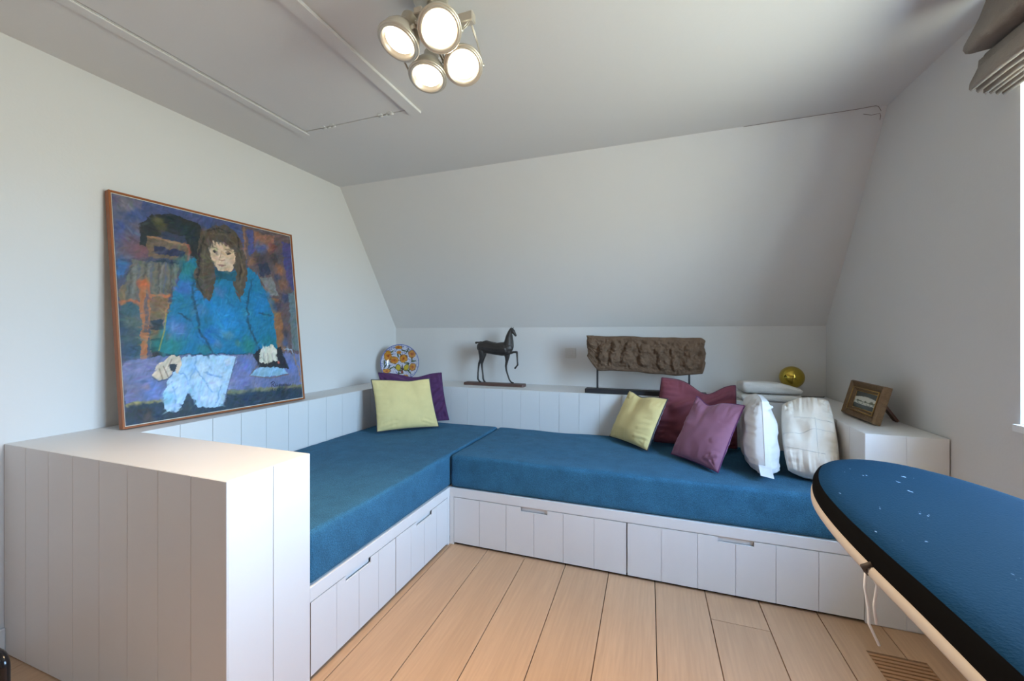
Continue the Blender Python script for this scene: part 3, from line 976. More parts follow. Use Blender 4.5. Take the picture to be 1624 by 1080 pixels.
# brushwork: directional streaks of lighter and darker, warmer and cooler paint
st1 = vnoise(S * 2.2 + T * 1.1, T * 0.6 - S * 0.4, 60, 21)
st2 = vnoise(S * 0.7 - T * 0.5, T * 2.0 + S * 0.8, 50, 22)
st3 = vnoise(S, T, 22, 23)
img *= (1 + 0.06 * st1 + 0.05 * st2)[..., None]
img[..., 0] += 7 * st3 + 5 * st2
img[..., 2] -= 6 * st3 - 5 * st1
# short loaded-brush dabs that follow a swirling direction field; faces and hands stay smooth
bx = np.random.RandomState(5)
for _ in range(2600):
    x, y = bx.rand(2)
    if (0.50 < x < 0.66 and 0.20 < y < 0.37) or (0.68 < x < 0.99 and 0.80 < y < 0.92) or (0.14 < x < 0.36 and 0.68 < y < 0.84):
        continue
    L_, W_ = bx.uniform(0.012, 0.034), bx.uniform(0.004, 0.009)
    an = 2.6 * math.sin(3.1 * x + 2.0) + 2.2 * math.cos(4.3 * y) + bx.normal(0, 0.5)
    i0, i1 = max(0, int((y - 0.05) * NY)), min(NY, int((y + 0.05) * NY) + 1)
    j0, j1 = max(0, int((x - 0.05) * NX)), min(NX, int((x + 0.05) * NX) + 1)
    s_, t_ = S[i0:i1, j0:j1] - x, (T[i0:i1, j0:j1] - y) * ASP
    ca, sa = math.cos(an), math.sin(an)
    dd = np.hypot((s_ * ca + t_ * sa) / L_, (-s_ * sa + t_ * ca) / W_)
    w = (np.clip(1.4 - 1.3 * dd, 0, 1) * 0.55)[..., None]
    c_ = img[min(NY - 1, int(y * NY)), min(NX - 1, int(x * NX))] + bx.normal(0, 9) + bx.normal(0, 7, 3)
    img[i0:i1, j0:j1] = img[i0:i1, j0:j1] * (1 - w) + c_ * w
img[..., 0] *= 0.95
img[..., 1] *= 1.02
g_ = img.mean(-1, keepdims=True)
img = np.clip((g_ + (img - g_) * 0.86) * 1.05 + 1, 4, 250)
art_lin = lin(img)

a = Vector((0.055, 0.91, 0)); PW = 0.912; a.normalize()
nh = Vector((a.y, -a.x, 0))                      # into the room
up = (-nh * 0.118 + Vector((0, 0, 1.045))).normalized()
nn = a.cross(up).normalized()
if nn.dot(nh) < 0:
    nn = -nn
PH, PD = 1.05, 0.03
O = Vector((-2.163, 1.100, ZT + 0.0042))
pt = thing('painting', 'large framed oil painting of a dark-haired woman ironing, in a blue sweater', 'painting', O)
def pbox(s0, s1, t0, t1, d0, d1, name, mt, bev=0.0015):
    m = MB()
    f = lambda s_, t_, d_: O + a * s_ + up * t_ + nn * d_
    m.hexa([f(s0, t0, d0), f(s1, t0, d0), f(s1, t0, d1), f(s0, t0, d1)], [f(s0, t1, d0), f(s1, t1, d0), f(s1, t1, d1), f(s0, t1, d1)])
    return m.build(name, mt, pt, bevel=bev, fix=True)
fw = 0.009
pbox(0, fw, 0, PH, -PD, 0, 'frame_side', M_pframe)
pbox(PW - fw, PW, 0, PH, -PD, 0, 'frame_side', M_pframe)
pbox(fw, PW - fw, 0, fw, -PD, 0, 'frame_rail', M_pframe)
pbox(fw, PW - fw, PH - fw, PH, -PD, 0, 'frame_rail', M_pframe)
pbox(fw, PW - fw, fw, PH - fw, -PD + 0.002, -0.0065, 'stretcher_canvas', M_linen, 0)
cs, ct = fw + 0.004, fw + 0.004
pos = np.zeros((NY, NX, 3))
s_len, t_len = PW - 2 * cs, PH - 2 * ct
imp = 0.00012 * (st1 + st2)
for ax in range(3):
    pos[..., ax] = O[ax] + a[ax] * (cs + S * s_len) + up[ax] * (PH - ct - T * t_len) + nn[ax] * (-0.0045 + imp)
co = grid_object('canvas', pos[::-1], art_lin[::-1], M_canvas, pt)
co['label'] = 'painted canvas with signature at lower right'

# ================================================================== CUSHIONS AND PILLOWS
def velvet(name, rgb, dark=0.85):
    return mat(name, L3(*rgb), 0.75, var=0.10, vscale=14, bump=0.12, bscale=260, sheen=0.25, spec=0.12)
M_yel = velvet('pale_lime_velvet', (230, 209, 148))
M_grey = velvet('grey_velvet', (132, 122, 132))
M_pipe_g = mat('charcoal_piping', L3(70, 66, 74), 0.7)
M_pur = velvet('deep_purple_velvet', (88, 54, 92))
M_pipe_p = mat('dark_purple_piping', L3(70, 34, 78), 0.7)
M_plum = velvet('plum_velvet', (124, 67, 76))
M_pipe_pl = mat('dark_plum_piping', L3(84, 36, 58), 0.7)
M_mauve = velvet('mauve_velvet', (150, 103, 124))
M_pipe_m = mat('violet_piping', L3(96, 44, 92), 0.7)
M_down = mat('white_cotton', (0.78, 0.77, 0.77), 0.85, var=0.03, vscale=20, bump=0.25, bscale=24, spec=0.2)
M_down2 = mat('ecru_cotton', (0.80, 0.74, 0.66), 0.85, var=0.03, vscale=20, bump=0.25, bscale=24, spec=0.2)
M_seam = mat('seam_thread', (0.62, 0.59, 0.55), 0.9)

def cushion(name, label, corners, thick, mats, chop=0.0, chop_at=0.0, bow=0.07, seed=0, n=44, wr=0.006, pipe=0.0035, group=None, back_bulge=1.0, power=0.5, cat='cushion', facing=None, rnd=0.03, folds=()):
    TL, TR, BR, BL = [Vector(c) for c in corners]
    ctr = (TL + TR + BR + BL) / 4
    base = Vector((ctr.x, ctr.y, min(BL.z, BR.z)))
    nrm = (TR - TL + BR - BL).cross(TL - BL + TR - BR).normalized()
    if facing is None:
        facing = CAMP - ctr
    if nrm.dot(facing) < 0:
        nrm = -nrm
    up_ = ((TL + TR) - (BL + BR)).normalized()
    t = thing(name, label, cat, base, group)
    def surf(u, v, side):
        b_ = bow
        uu = u * (1 - b_ * (1 - v * v) ** 1.0 * abs(u))
        vv = v * (1 - b_ * (1 - u * u) ** 1.0 * abs(v))
        if rnd:
            k_ = 1 - rnd * (u * u * v * v)
            uu, vv = uu * k_, vv * k_
        s_, r_ = (uu + 1) / 2, (vv + 1) / 2
        p = BL.lerp(BR, s_).lerp(TL.lerp(TR, s_), r_)
        pr = max(0, (1 - u * u) * (1 - v * v))
        hgt = thick * 0.5 * pr ** power * (0.9 + 0.12 * (1 - pr))
        # bottom fuller than top
        hgt *= 1.0 - 0.16 * v
        q = Vector((u * 1.6 + seed * 3.1, v * 1.6, side * 5 + seed))
        w = mnoise.noise(q * 1.3) * wr * 0.9
        # puckers running in from the seams and folds fanning out of the corners
        eu, ev = smoothstep(0.35, 0.95, abs(u)), smoothstep(0.35, 0.95, abs(v))
        w += mnoise.noise(Vector((u * 1.2, v * 11.0, seed + side * 2))) * wr * 0.75 * eu
        w += mnoise.noise(Vector((u * 11.0, v * 1.2, seed + 4 + side * 2))) * wr * 0.75 * ev
        ang = math.atan2(1.02 - abs(v), 1.02 - abs(u))
        w += mnoise.noise(Vector((ang * 5.0, (2 if u > 0 else 0) + (5 if v > 0 else 0), seed))) * wr * 0.9 * eu * ev
        hgt += w * min(1, pr * 9)
        if side > 0:
            for (u0, v0, u1, v1, wd, amp) in folds:      # soft creases pressed into the cover
                du, dv = u1 - u0, v1 - v0
                k_ = max(0, min(1, ((u - u0) * du + (v - v0) * dv) / (du * du + dv * dv)))
                d_ = math.hypot(u - u0 - k_ * du, v - v0 - k_ * dv) / wd
                hgt += amp * (math.exp(-d_ * d_) - 0.6 * math.exp(-(d_ - 1.4) ** 2)) * min(1, pr * 5)
        if chop:
            g = math.exp(-((u - chop_at) / 0.42) ** 2)
            p = p - up_ * chop * g * ((v + 1) / 2) ** 2.2
            hgt *= 1 - 0.35 * g * ((v + 1) / 2) ** 2
            hgt *= 1 - 0.55 * math.exp(-((u - chop_at - (1 - v) * 0.12) / 0.12) ** 2) * max(0, v)
        return p + nrm * side * hgt * (1.0 if side > 0 else back_bulge)
    g = [math.sin(x * math.pi / 2) * 0.45 + x * 0.55 for x in np.linspace(-1, 1, n)]
    for side, nm, mt in ((1, 'front_panel', mats[0]), (-1, 'back_panel', mats[1])):
        pos = np.array([[surf(u, v, side)[:] for u in g] for v in g])
        # orient outward
        e1 = Vector(pos[n // 2, n // 2 + 1] - pos[n // 2, n // 2]); e2 = Vector(pos[n // 2 + 1, n // 2] - pos[n // 2, n // 2])
        if e1.cross(e2).dot(nrm * side) < 0:
            pos = pos[:, ::-1]
        grid_object(nm, pos, None, mt, t)
    loop = [(u, -1) for u in g[:-1]] + [(1, v) for v in g[:-1]] + [(u, 1) for u in g[::-1][:-1]] + [(-1, v) for v in g[::-1][:-1]]
    if pipe:
        MB().tube([surf(u, v, 1) for u, v in loop], pipe, 6, closed=True).build('piping', mats[2], t)
    return t, surf, nrm

VG = 'velvet cushions on the bench'
cushion('cushion', 'deep purple velvet cushion half hidden behind a pale lime cushion',
        [(-1.993, 2.565, 0.916), (-1.604, 2.848, 0.903), (-1.516, 2.810, 0.540), (-1.877, 2.530, 0.518)], 0.09, (M_pur, M_pur, M_pipe_p), chop=0.03, chop_at=0.1, seed=1, wr=0.024, group=VG, folds=((0.45, -0.95, 0.95, -0.45, 0.07, 0.016), (0.45, -0.55, 0.95, -0.05, 0.07, 0.016), (0.5, -0.1, 0.95, 0.35, 0.07, 0.014), (-0.9, 0.9, 0.4, 0.62, 0.08, 0.014)))
cushion('cushion', 'pale lime velvet cushion standing in the left bench corner under the plate',
        [(-1.938, 2.416, 0.881), (-1.629, 2.708, 0.872), (-1.523, 2.668, 0.518), (-1.844, 2.360, 0.520)], 0.11, (M_yel, M_grey, M_pipe_g), chop=0.010, chop_at=0.25, seed=2, wr=0.008, group=VG, folds=((-0.9, -0.85, -0.4, -0.72, 0.05, 0.006), (0.5, -0.72, 0.92, -0.9, 0.05, 0.006), (-0.95, 0.1, -0.6, 0.05, 0.05, 0.004)))
cushion('cushion', 'large plum velvet cushion slumped at the back below the stone carving',
        [(-0.011, 2.802, 0.937), (0.440, 2.838, 0.899), (0.429, 2.700, 0.520), (-0.062, 2.698, 0.522)], 0.13, (M_plum, M_plum, M_pipe_pl), chop=0.075, chop_at=0.22, seed=3, wr=0.024, group=VG, rnd=0.07, folds=((0.28, 0.62, -0.55, 0.05, 0.13, 0.022), (0.30, 0.55, 0.95, 0.72, 0.09, 0.020), (0.20, 0.45, -0.35, -0.6, 0.12, 0.018)))
cushion('cushion', 'pale lime velvet cushion with grey back leaning on the plum cushion',
        [(-0.200, 2.841, 0.831), (0.041, 2.619, 0.818), (-0.075, 2.540, 0.512), (-0.326, 2.785, 0.522)], 0.12, (M_yel, M_grey, M_pipe_g), chop=0.02, chop_at=-0.25, seed=4, wr=0.010, group=VG, folds=((0.5, 0.1, 0.95, 0.25, 0.05, 0.003), (0.45, -0.3, 0.95, -0.2, 0.06, 0.004), (0.4, -0.65, 0.95, -0.6, 0.06, 0.004)))
cushion('cushion', 'mauve velvet cushion with violet piping in front of the plum cushion',
        [(0.192, 2.600, 0.850), (0.408, 2.408, 0.836), (0.264, 2.260, 0.512), (0.046, 2.500, 0.520)], 0.11, (M_mauve, M_mauve, M_pipe_m), chop=0.035, chop_at=-0.35, seed=5, wr=0.011, group=VG, folds=((0.5, -0.8, 0.93, -0.55, 0.05, 0.008), (0.55, -0.25, 0.95, -0.15, 0.05, 0.006)))
# white feather pillow seen edge-on
t, surf, nrm = cushion('pillow', 'white pillow stood on edge beside the mauve cushion, care tag at its foot',
        [(0.500, 2.72, 0.872), (0.462, 2.310, 0.888), (0.456, 2.195, 0.514), (0.500, 2.70, 0.518)], 0.175, (M_down, M_down, M_down), bow=0.02, seed=6, wr=0.020, pipe=0.002, power=0.40, cat='pillow', facing=Vector((-1, -0.2, 0)), rnd=0.10)
seam = [surf(1, v, 1) for v in np.linspace(-1, 1, 24)]
MB().tube(seam, 0.0022, 6).build('seam', M_down, t)
p0 = surf(0.98, -0.93, 1)
m = MB()
tagp = [p0 + Vector((-0.018, -0.012, 0.045)), p0 + Vector((0.032, -0.022, 0.040)), p0 + Vector((0.040, -0.040, -0.006)), p0 + Vector((-0.014, -0.034, 0.002))]
m.hexa(tagp, [q + Vector((0.0, -0.0012, 0.0)) for q in tagp])
m.build('care_tag', mat('tag_satin', (0.74, 0.77, 0.86), 0.4), t, fix=True)
# ecru pillow
t, surf, nrm = cushion('pillow', 'plump ecru quilted pillow against the right cabinet behind the ironing board',
        [(0.588, 2.515, 0.836), (0.782, 2.462, 0.878), (0.764, 2.265, 0.543), (0.562, 2.295, 0.543)], 0.18, (M_down2, M_down2, M_down2), bow=-0.07, seed=8, wr=0.030, pipe=0.0015, power=0.34, cat='pillow', rnd=0.06)
for pts in ([(u, -0.02 + 0.06 * math.sin(u * 3)) for u in np.linspace(-0.95, 0.9, 22)],
            [(u, -0.52 - 0.10 * u) for u in np.linspace(-0.95, 0.5, 20)],
            [(0.28 + 0.05 * v, v) for v in np.linspace(-0.85, 0.35, 18)],
            [(u, 0.34 - 0.08 * u) for u in np.linspace(-0.5, 0.9, 18)]):
    MB().tube([surf(u, v, 1) + nrm * 0.0004 for u, v in pts], 0.0012, 5).build('quilt_seam', M_seam, t)

# ================================================================== FOLDED LINENS
M_towel = mat('white_terry', (0.76, 0.75, 0.73), 0.95, var=0.03, vscale=30, bump=0.3, bscale=160, spec=0.1)
def linen(x0, x1, y0, y1, z0, z1, seed, label, rot, layers=2):
    c = Vector(((x0 + x1) / 2, (y0 + y1) / 2, z0))
    t = thing('folded_sheet', label, 'linen', c, 'folded linens on the back ledge')
    h = (z1 - z0) / layers
    R = Matrix.Rotation(rot, 3, 'Z')
    for k in range(layers):
        sx, sy = x1 - x0 - 0.012 * k, y1 - y0 - 0.010 * k
        def fn(q):
            w = mnoise.noise(Vector((q.x * 6 + seed, q.y * 6, k * 3.0))) * 0.006
            q.z += w * smoothstep(0, h, q.z - (z0 + k * h)) + 0.012 * (1 if k == layers - 1 else 0) * smoothstep(0.2, 0.5, (q.z - z0 - k * h) / h) * mnoise.noise(Vector((q.x * 3, q.y * 3, seed)))
            q.z -= 0.022 * smoothstep(0.68, 0.79, q.x) * smoothstep(0.3, 0.9, (q.z - z0) / h) * (z0 > ZT + 0.03)
            d = Vector((q.x, q.y, 0)) - Vector((c.x, c.y, 0))
            d *= 1 + 0.04 * mnoise.noise(Vector((q.x * 5, q.y * 5, seed + k)))
            d = R @ d
            return Vector((c.x + d.x, c.y + d.y, q.z))
        MB().rbox(c.x, c.y, z0 + (k + 0.5) * h, sx, sy, h * 1.0, h * 0.45, (12, 10, 2), fn).build('fold', M_towel, t)
    return t
linen(0.46, 0.79, 2.868, 3.06, ZT + 0.001, ZT + 0.044, 1.0, 'flat folded white sheet at the bottom of the linen pile on the back ledge', 0.0, 1)
linen(0.46, 0.79, 2.868, 3.06, ZT + 0.050, ZT + 0.110, 4.0, 'thick folded white sheet on top of the linen pile by the gold globe', 0.05, 1)

# ================================================================== GOLD GLOBE
M_gold = mat('gold_mirror', (0.54, 0.40, 0.07), 0.06, metallic=1.0)
gl = thing('gold_globe', 'shiny mirrored gold globe behind the folded white linens', 'globe', (0.80, 3.16, ZT))
pr = [(0.072 * math.sin(t), -0.072 * math.cos(t)) for t in np.linspace(0, math.pi, 25)]
gc = (0.80, 3.16, 0.917)
MB().lathe(pr, 36, Matrix.Translation(gc)).build('globe', M_gold, gl)
MB().lathe([(0, 0), (0.036, 0), (0.036, 0.012), (0.020, 0.018), (0.018, 0.060), (0.014, 0.070)], 24, Matrix.Translation((0.80, 3.16, ZT))).build('base', M_gold, gl)
MB().tube([(0.83, 3.17, ZT + 0.004), (0.88, 3.20, ZT + 0.004), (0.93, 3.19, ZT + 0.004), (0.985, 3.20, ZT + 0.004), (1.00, 3.235, ZT + 0.004)], 0.0026, 6).build('cord', M_wire, gl)

# ================================================================== HAND-PAINTED PLATE
M_plate = attr_mat('glazed_ceramic', 0.12, spec=0.6, coat=0.6)
M_plate_b = mat('plate_back', (0.55, 0.52, 0.50), 0.3)
nr, na = 44, 200
RP = 0.160
pdir = Vector((0.50, -0.83, 0.13)).normalized()
pc = Vector((-2.118, 3.03, ZT + RP * 0.985 + 0.004))
px = Vector((0, 0, 1)).cross(pdir).normalized()
py = pdir.cross(px)
Rr, An = np.meshgrid(np.linspace(0, 1, nr), np.linspace(0, 2 * math.pi, na + 1), indexing='ij')
UX, UY = Rr * np.cos(An), Rr * np.sin(An)
col = np.tile(np.array((222, 222, 236), float), UX.shape + (1,))
def dab(cx, cy, rx, ry, c, ang=0.0, al=1.0, ragged=0.15, seed=0):
    global col
    ca, sa = math.cos(ang), math.sin(ang)
    X, Y = UX - cx, UY - cy
    d = np.hypot((X * ca + Y * sa) / rx, (-X * sa + Y * ca) / ry) + ragged * vnoise(UX, UY, 14, seed)
    w = np.clip((1.0 - d) * 6, 0, 1)[..., None] * al
    col = col * (1 - w) + np.array(c, float) * w
sc = np.hypot(UX, UY)
spk = vnoise(UX, UY, 26, 5)
w = ((spk > 0.45).astype(float) * 0.75)[..., None]
col = col * (1 - w) + np.array((70, 84, 160), float) * w
for i in range(26):                        # leaf sprays
    a_ = i * 2.39996
    r_ = 0.35 + 0.5 * ((i * 37) % 10) / 10
    dab(r_ * math.cos(a_), r_ * math.sin(a_), 0.16, 0.04, [(62, 84, 48), (46, 66, 66), (80, 92, 50)][i % 3], a_ + 0.8 * (i % 3), 0.9, 0.2, i)
fl = [(-0.62, 0.38, 0.20, 0.27), (-0.30, 0.16, 0.22, 0.19), (0.18, 0.24, 0.20, 0.21), (0.62, 0.48, 0.19, 0.20), (0.66, -0.22, 0.17, 0.20), (-0.68, -0.42, 0.19, 0.12), (-0.08, 0.84, 0.20, 0.09), (-0.05, 0.58, 0.13, 0.08), (-0.2, -0.82, 0.18, 0.12), (0.3, -0.75, 0.15, 0.12)]
for i, (x, y, rx, ry) in enumerate(fl):
    dab(x, y, rx * 1.12, ry * 1.12, (150, 92, 44), 0, 1, 0.15, i)
    dab(x, y, rx, ry, (224, 156, 58), 0, 1, 0.2, i + 3)
    dab(x, y, rx * 0.55, ry * 0.5, (206, 112, 48), 0, 0.9, 0.5, i + 5)
    dab(x, y, rx * 0.18, ry * 0.18, (120, 60, 40), 0, 0.9, 0.2, i)
for x in (-0.10, 0.32):                    # the yellow butterfly
    dab(x, -0.24, 0.15, 0.20, (96, 92, 44), 0.3 if x < 0 else -0.5, 1)
    dab(x, -0.24, 0.12, 0.16, (212, 186, 62), 0.3 if x < 0 else -0.5, 1)
dab(0.11, -0.28, 0.04, 0.20, (80, 52, 52)); dab(0.11, -0.48, 0.07, 0.08, (150, 78, 62))
w = np.clip((sc - 0.955) * 40, 0, 1)[..., None]
col = col * (1 - w) + np.array((92, 110, 190), float) * w
dep = np.where(Rr < 0.62, 0.0, 0.032 * ((Rr - 0.62) / 0.38) ** 1.2)
pos = np.zeros(UX.shape + (3,))
for ax in range(3):
    pos[..., ax] = pc[ax] + RP * (UX * px[ax] + UY * py[ax]) + pdir[ax] * (dep - 0.006)
plate = thing('plate', 'round hand-painted plate with orange flowers standing in the corner of the ledge', 'plate', (pc.x, pc.y, ZT))
grid_object('dish', pos, lin(np.clip(col * 0.9, 0, 250)), M_plate, plate)
Mx = Matrix.Translation(pc - pdir * 0.006) @ Matrix((px, py, pdir)).transposed().to_4x4()
MB().lathe([(0, -0.010), (RP * 0.55, -0.010), (RP * 0.55, -0.018), (RP * 0.60, -0.018), (RP * 0.62, -0.008), (RP * 0.985, 0.024), (RP * 1.004, 0.030), (RP, 0.0325)], 64, Mx).build('underside', M_plate_b, plate)

# ================================================================== BRONZE HORSE
M_bronze = mat('patinated_bronze', L3(66, 62, 60), 0.45, metallic=0.55, var=0.35, vscale=22, bump=0.3, bscale=60)
M_hbase = mat('dark_wood_base', L3(92, 66, 58), 0.5, var=0.3, vscale=30, stretch=(0.3, 2, 2))
hs = thing('horse_statue', 'slender dark metal horse statue with raised foreleg on a wooden plank base', 'statue', (-1.256, 3.07, ZT))
HYc = 3.07
def hv(p, y=0.0):
    return Vector((p[0], HYc + y, p[1]))
body = MB()
def limb(pts, rs, ys=None, n=12):
    P = [hv(p, (ys[i] if ys else 0)) for i, p in enumerate(pts)]
    # refine
    Q, Rq = [], []
    for i in range(len(P) - 1):
        for k in range(4):
            f = k / 4
            Q.append(P[i].lerp(P[i + 1], f)); Rq.append(rs[i] * (1 - f) + rs[i + 1] * f)
    Q.append(P[-1]); Rq.append(rs[-1])
    body.tube(Q, Rq, n)
    for q, r in ((Q[0], Rq[0]), (Q[-1], Rq[-1])):
        body.lathe([(max(1e-4, r * math.sin(t)), -r * math.cos(t)) for t in np.linspace(0.05, math.pi - 0.05, 8)], 10, Matrix.Translation(q))
# barrel: loins, belly, chest
limb([(-1.366, 1.094), (-1.331, 1.096), (-1.287, 1.088), (-1.237, 1.080), (-1.190, 1.080), (-1.155, 1.084), (-1.135, 1.092)], [0.043, 0.053, 0.050, 0.050, 0.055, 0.053, 0.040])
limb([(-1.362, 1.082), (-1.364, 1.045), (-1.366, 1.015)], [0.036, 0.030, 0.018])
limb([(-1.148, 1.085), (-1.140, 1.130), (-1.135, 1.180), (-1.122, 1.216), (-1.111, 1.230)], [0.046, 0.034, 0.023, 0.018, 0.017])
limb([(-1.136, 1.075), (-1.110, 1.100), (-1.104, 1.140), (-1.110, 1.190)], [0.026, 0.018, 0.010, 0.008])
limb([(-1.112, 1.230), (-1.098, 1.219), (-1.087, 1.203), (-1.077, 1.188)], [0.018, 0.017, 0.012, 0.0095])
limb([(-1.111, 1.240), (-1.110, 1.258)], [0.006, 0.0015], [-0.008, -0.010], 8)
limb([(-1.104, 1.240), (-1.098, 1.255)], [0.006, 0.0015], [0.008, 0.010], 8)
limb([(-1.374, 1.131), (-1.391, 1.132), (-1.404, 1.131)], [0.010, 0.006, 0.005], None, 8)
limb([(-1.404, 1.132), (-1.417, 1.128)], [0.006, 0.010], None, 8)
hy = [-0.014] * 9
limb([(-1.3625, 1.060), (-1.3625, 1.029), (-1.368, 0.993), (-1.384, 0.961), (-1.389, 0.935), (-1.394, 0.883), (-1.395, 0.836), (-1.385, 0.821), (-1.374, 0.8125)], [0.028, 0.022, 0.014, 0.0095, 0.0075, 0.0065, 0.0075, 0.0065, 0.0085], hy)
limb([(-1.357, 1.060), (-1.357, 1.029), (-1.365, 0.993), (-1.373, 0.956), (-1.370, 0.915), (-1.364, 0.874), (-1.361, 0.837), (-1.355, 0.820), (-1.347, 0.8125)], [0.028, 0.022, 0.014, 0.0095, 0.0075, 0.0065, 0.0075, 0.0065, 0.0085], [0.014] * 9)
limb([(-1.1545, 1.053), (-1.152, 1.013), (-1.1556, 0.982), (-1.1626, 0.946), (-1.159, 0.911), (-1.146, 0.871), (-1.133, 0.836), (-1.117, 0.817), (-1.103, 0.8125)], [0.030, 0.019, 0.012, 0.009, 0.0075, 0.0065, 0.0065, 0.0065, 0.008], [0.012] * 9)
limb([(-1.138, 1.062), (-1.117, 1.050), (-1.090, 1.056), (-1.061, 1.058), (-1.0593, 1.025), (-1.057, 0.984), (-1.055, 0.958), (-1.066, 0.944), (-1.076, 0.933)], [0.022, 0.012, 0.0085, 0.0085, 0.007, 0.006, 0.0075, 0.006, 0.0085], [-0.014] * 9)
ho = body.build('body', M_bronze, hs)
rm = ho.modifiers.new('merge', 'REMESH')
rm.mode = 'VOXEL'
rm.voxel_size = 0.0026
rm.use_smooth_shade = True
sm = ho.modifiers.new('smooth', 'SMOOTH')
sm.factor = 0.5
sm.iterations = 3
m = MB()
hb = [(-1.512, 3.035), (-1.500, 3.030), (-1.010, 3.030), (-0.998, 3.042), (-1.000, 3.100), (-1.012, 3.108), (-1.500, 3.108), (-1.512, 3.100)]
n = len(hb)
m.add([(x, y, ZT) for x, y in hb] + [(x * 0.995 - 0.0063, y, ZT + 0.022) for x, y in hb], [tuple(reversed(range(n))), tuple(range(n, 2 * n))] + [(i, (i + 1) % n, n + (i + 1) % n, n + i) for i in range(n)])
m.build('base', M_hbase, hs, bevel=0.002)

# ================================================================== CARVED STONE ON ITS STAND
M_stone = mat('brown_carved_stone', L3(106, 86, 70), 0.95, var=0.35, vscale=18, bump=0.6, bscale=55, spec=0.15, detail=8)
M_iron = mat('black_iron', (0.035, 0.035, 0.04), 0.5, metallic=0.4)
sr = thing('stone_relief', 'brown carved stone relief fragment held up on a black metal stand', 'sculpture', (-0.12, 2.95, ZT))
nu, nv = 230, 74
U, V = np.meshgrid(np.linspace(0, 1, nu), np.linspace(0, 1, nv))
XA, XZ = -0.498, 0.268
topz = 1.186 - 0.012 * U + 0.003 * vnoise(U, U * 0, 12, 3)
topz = np.where(U < 0.06, topz + 0.003, topz) - 0.02 * np.clip((U - 0.955) / 0.045, 0, 1) ** 2
botz = 0.940 + 0.004 * U + 0.004 * vnoise(U, U * 0, 9, 4) - 0.018 * np.exp(-((U - 0.72) / 0.2) ** 2)
botz = botz + 0.10 * np.clip((0.10 - U) / 0.10, 0, 1) ** 1.3 + 0.07 * np.clip((U - 0.975) / 0.025, 0, 1) ** 1.5
Zg = botz + (topz - botz) * V
Xg = XA + (XZ - XA) * U + 0.012 * np.where(U < 0.5, (1 - V) * (0.5 - U) * 2 * 0.6, 0) + 0.006 * vnoise(V, U * 0 + U, 7, 9) * (np.abs(U - 0.5) * 2) ** 6
rel = np.zeros_like(U)
fig = [(0.055, 0.72, 0.035, 0.13, 1), (0.15, 0.66, 0.035, 0.12, 1), (0.145, 0.38, 0.045, 0.2, 1), (0.255, 0.72, 0.03, 0.14, 1), (0.25, 0.42, 0.045, 0.22, 1), (0.375, 0.70, 0.035, 0.13, 1.1), (0.36, 0.38, 0.055, 0.22, 1.1), (0.51, 0.66, 0.05, 0.13, 1.1), (0.50, 0.36, 0.045, 0.18, 1.1), (0.63, 0.66, 0.035, 0.12, 0.8), (0.66, 0.33, 0.045, 0.22, 1), (0.755, 0.62, 0.035, 0.15, 0.9), (0.76, 0.32, 0.028, 0.2, 1), (0.885, 0.66, 0.05, 0.16, 1), (0.89, 0.34, 0.06, 0.20, 1)]
for (cu, cv, ru, rv, amp) in fig:
    q = ((U - cu) / ru) ** 2 + ((V - cv) / rv) ** 2
    rel += 0.020 * amp * np.clip(1.25 - q, 0, 1) ** 0.7
rel += 0.010 * vnoise(U * 3.2, V, 7, 31) + 0.006 * vnoise(U * 3.2, V, 17, 32) + 0.003 * vnoise(U * 3.2, V, 36, 33)
border = np.clip(np.minimum(V, 1 - V) / 0.16, 0, 1)
rel = rel * border ** 0.5 + 0.006 * np.clip((0.14 - V) / 0.14, 0, 1)
ed = np.clip(np.minimum(np.minimum(U * 3.2, (1 - U) * 3.2), np.minimum(V, 1 - V)) / 0.10, 0, 1)
Yf = 2.928 + 0.022 * (1 - np.sqrt(1 - (1 - ed) ** 2)) - rel
front = np.stack([Xg, Yf, Zg], -1)
back = np.stack([Xg, 2.995 - 0.02 * (1 - np.sqrt(1 - (1 - ed) ** 2)), Zg], -1)
vs = np.concatenate([front.reshape(-1, 3), back.reshape(-1, 3)])
i = np.arange(nu * nv).reshape(nv, nu)
fs = np.stack([i[:-1, :-1], i[:-1, 1:], i[1:, 1:], i[1:, :-1]], -1).reshape(-1, 4)
fb = fs[:, ::-1] + nu * nv
rim = list(i[0, :]) + list(i[1:, -1]) + list(i[-1, ::-1][1:]) + list(i[::-1, 0][1:-1])
fr = [(rim[k], rim[(k + 1) % len(rim)], rim[(k + 1) % len(rim)] + nu * nv, rim[k] + nu * nv) for k in range(len(rim))]
m = MB()
m.add(vs.tolist(), [tuple(int(q) for q in f) for f in fs] + [tuple(int(q) for q in f) for f in fb] + [tuple(int(q) for q in f) for f in fr], True)
m.build('stone', M_stone, sr, fix=True)
MB().box(-0.505, 0.275, 2.905, 2.985, ZT, ZT + 0.030).build('stand_base', M_iron, sr, bevel=0.002)
for x in (-0.425, 0.172):
    MB().box(x - 0.006, x + 0.006, 2.953, 2.965, ZT + 0.03, 0.965).build('stand_rod', M_iron, sr)

# ================================================================== LIGHT SWITCH
M_plastic = mat('switch_plastic', (0.62, 0.59, 0.56), 0.35)
sw = thing('light_switch', 'small square white light switch on the back wall', 'switch', (-0.679, YB, 1.047))
MB().box(-0.679 - 0.042, -0.679 + 0.042, YB - 0.009, YB - 0.0002, 1.047 - 0.040, 1.047 + 0.040).build('plate', M_plastic, sw, bevel=0.003)
MB().box(-0.679 - 0.022, -0.679 + 0.022, YB - 0.014, YB - 0.008, 1.047 - 0.022, 1.047 + 0.022).build('rocker', M_plastic, sw, bevel=0.002)

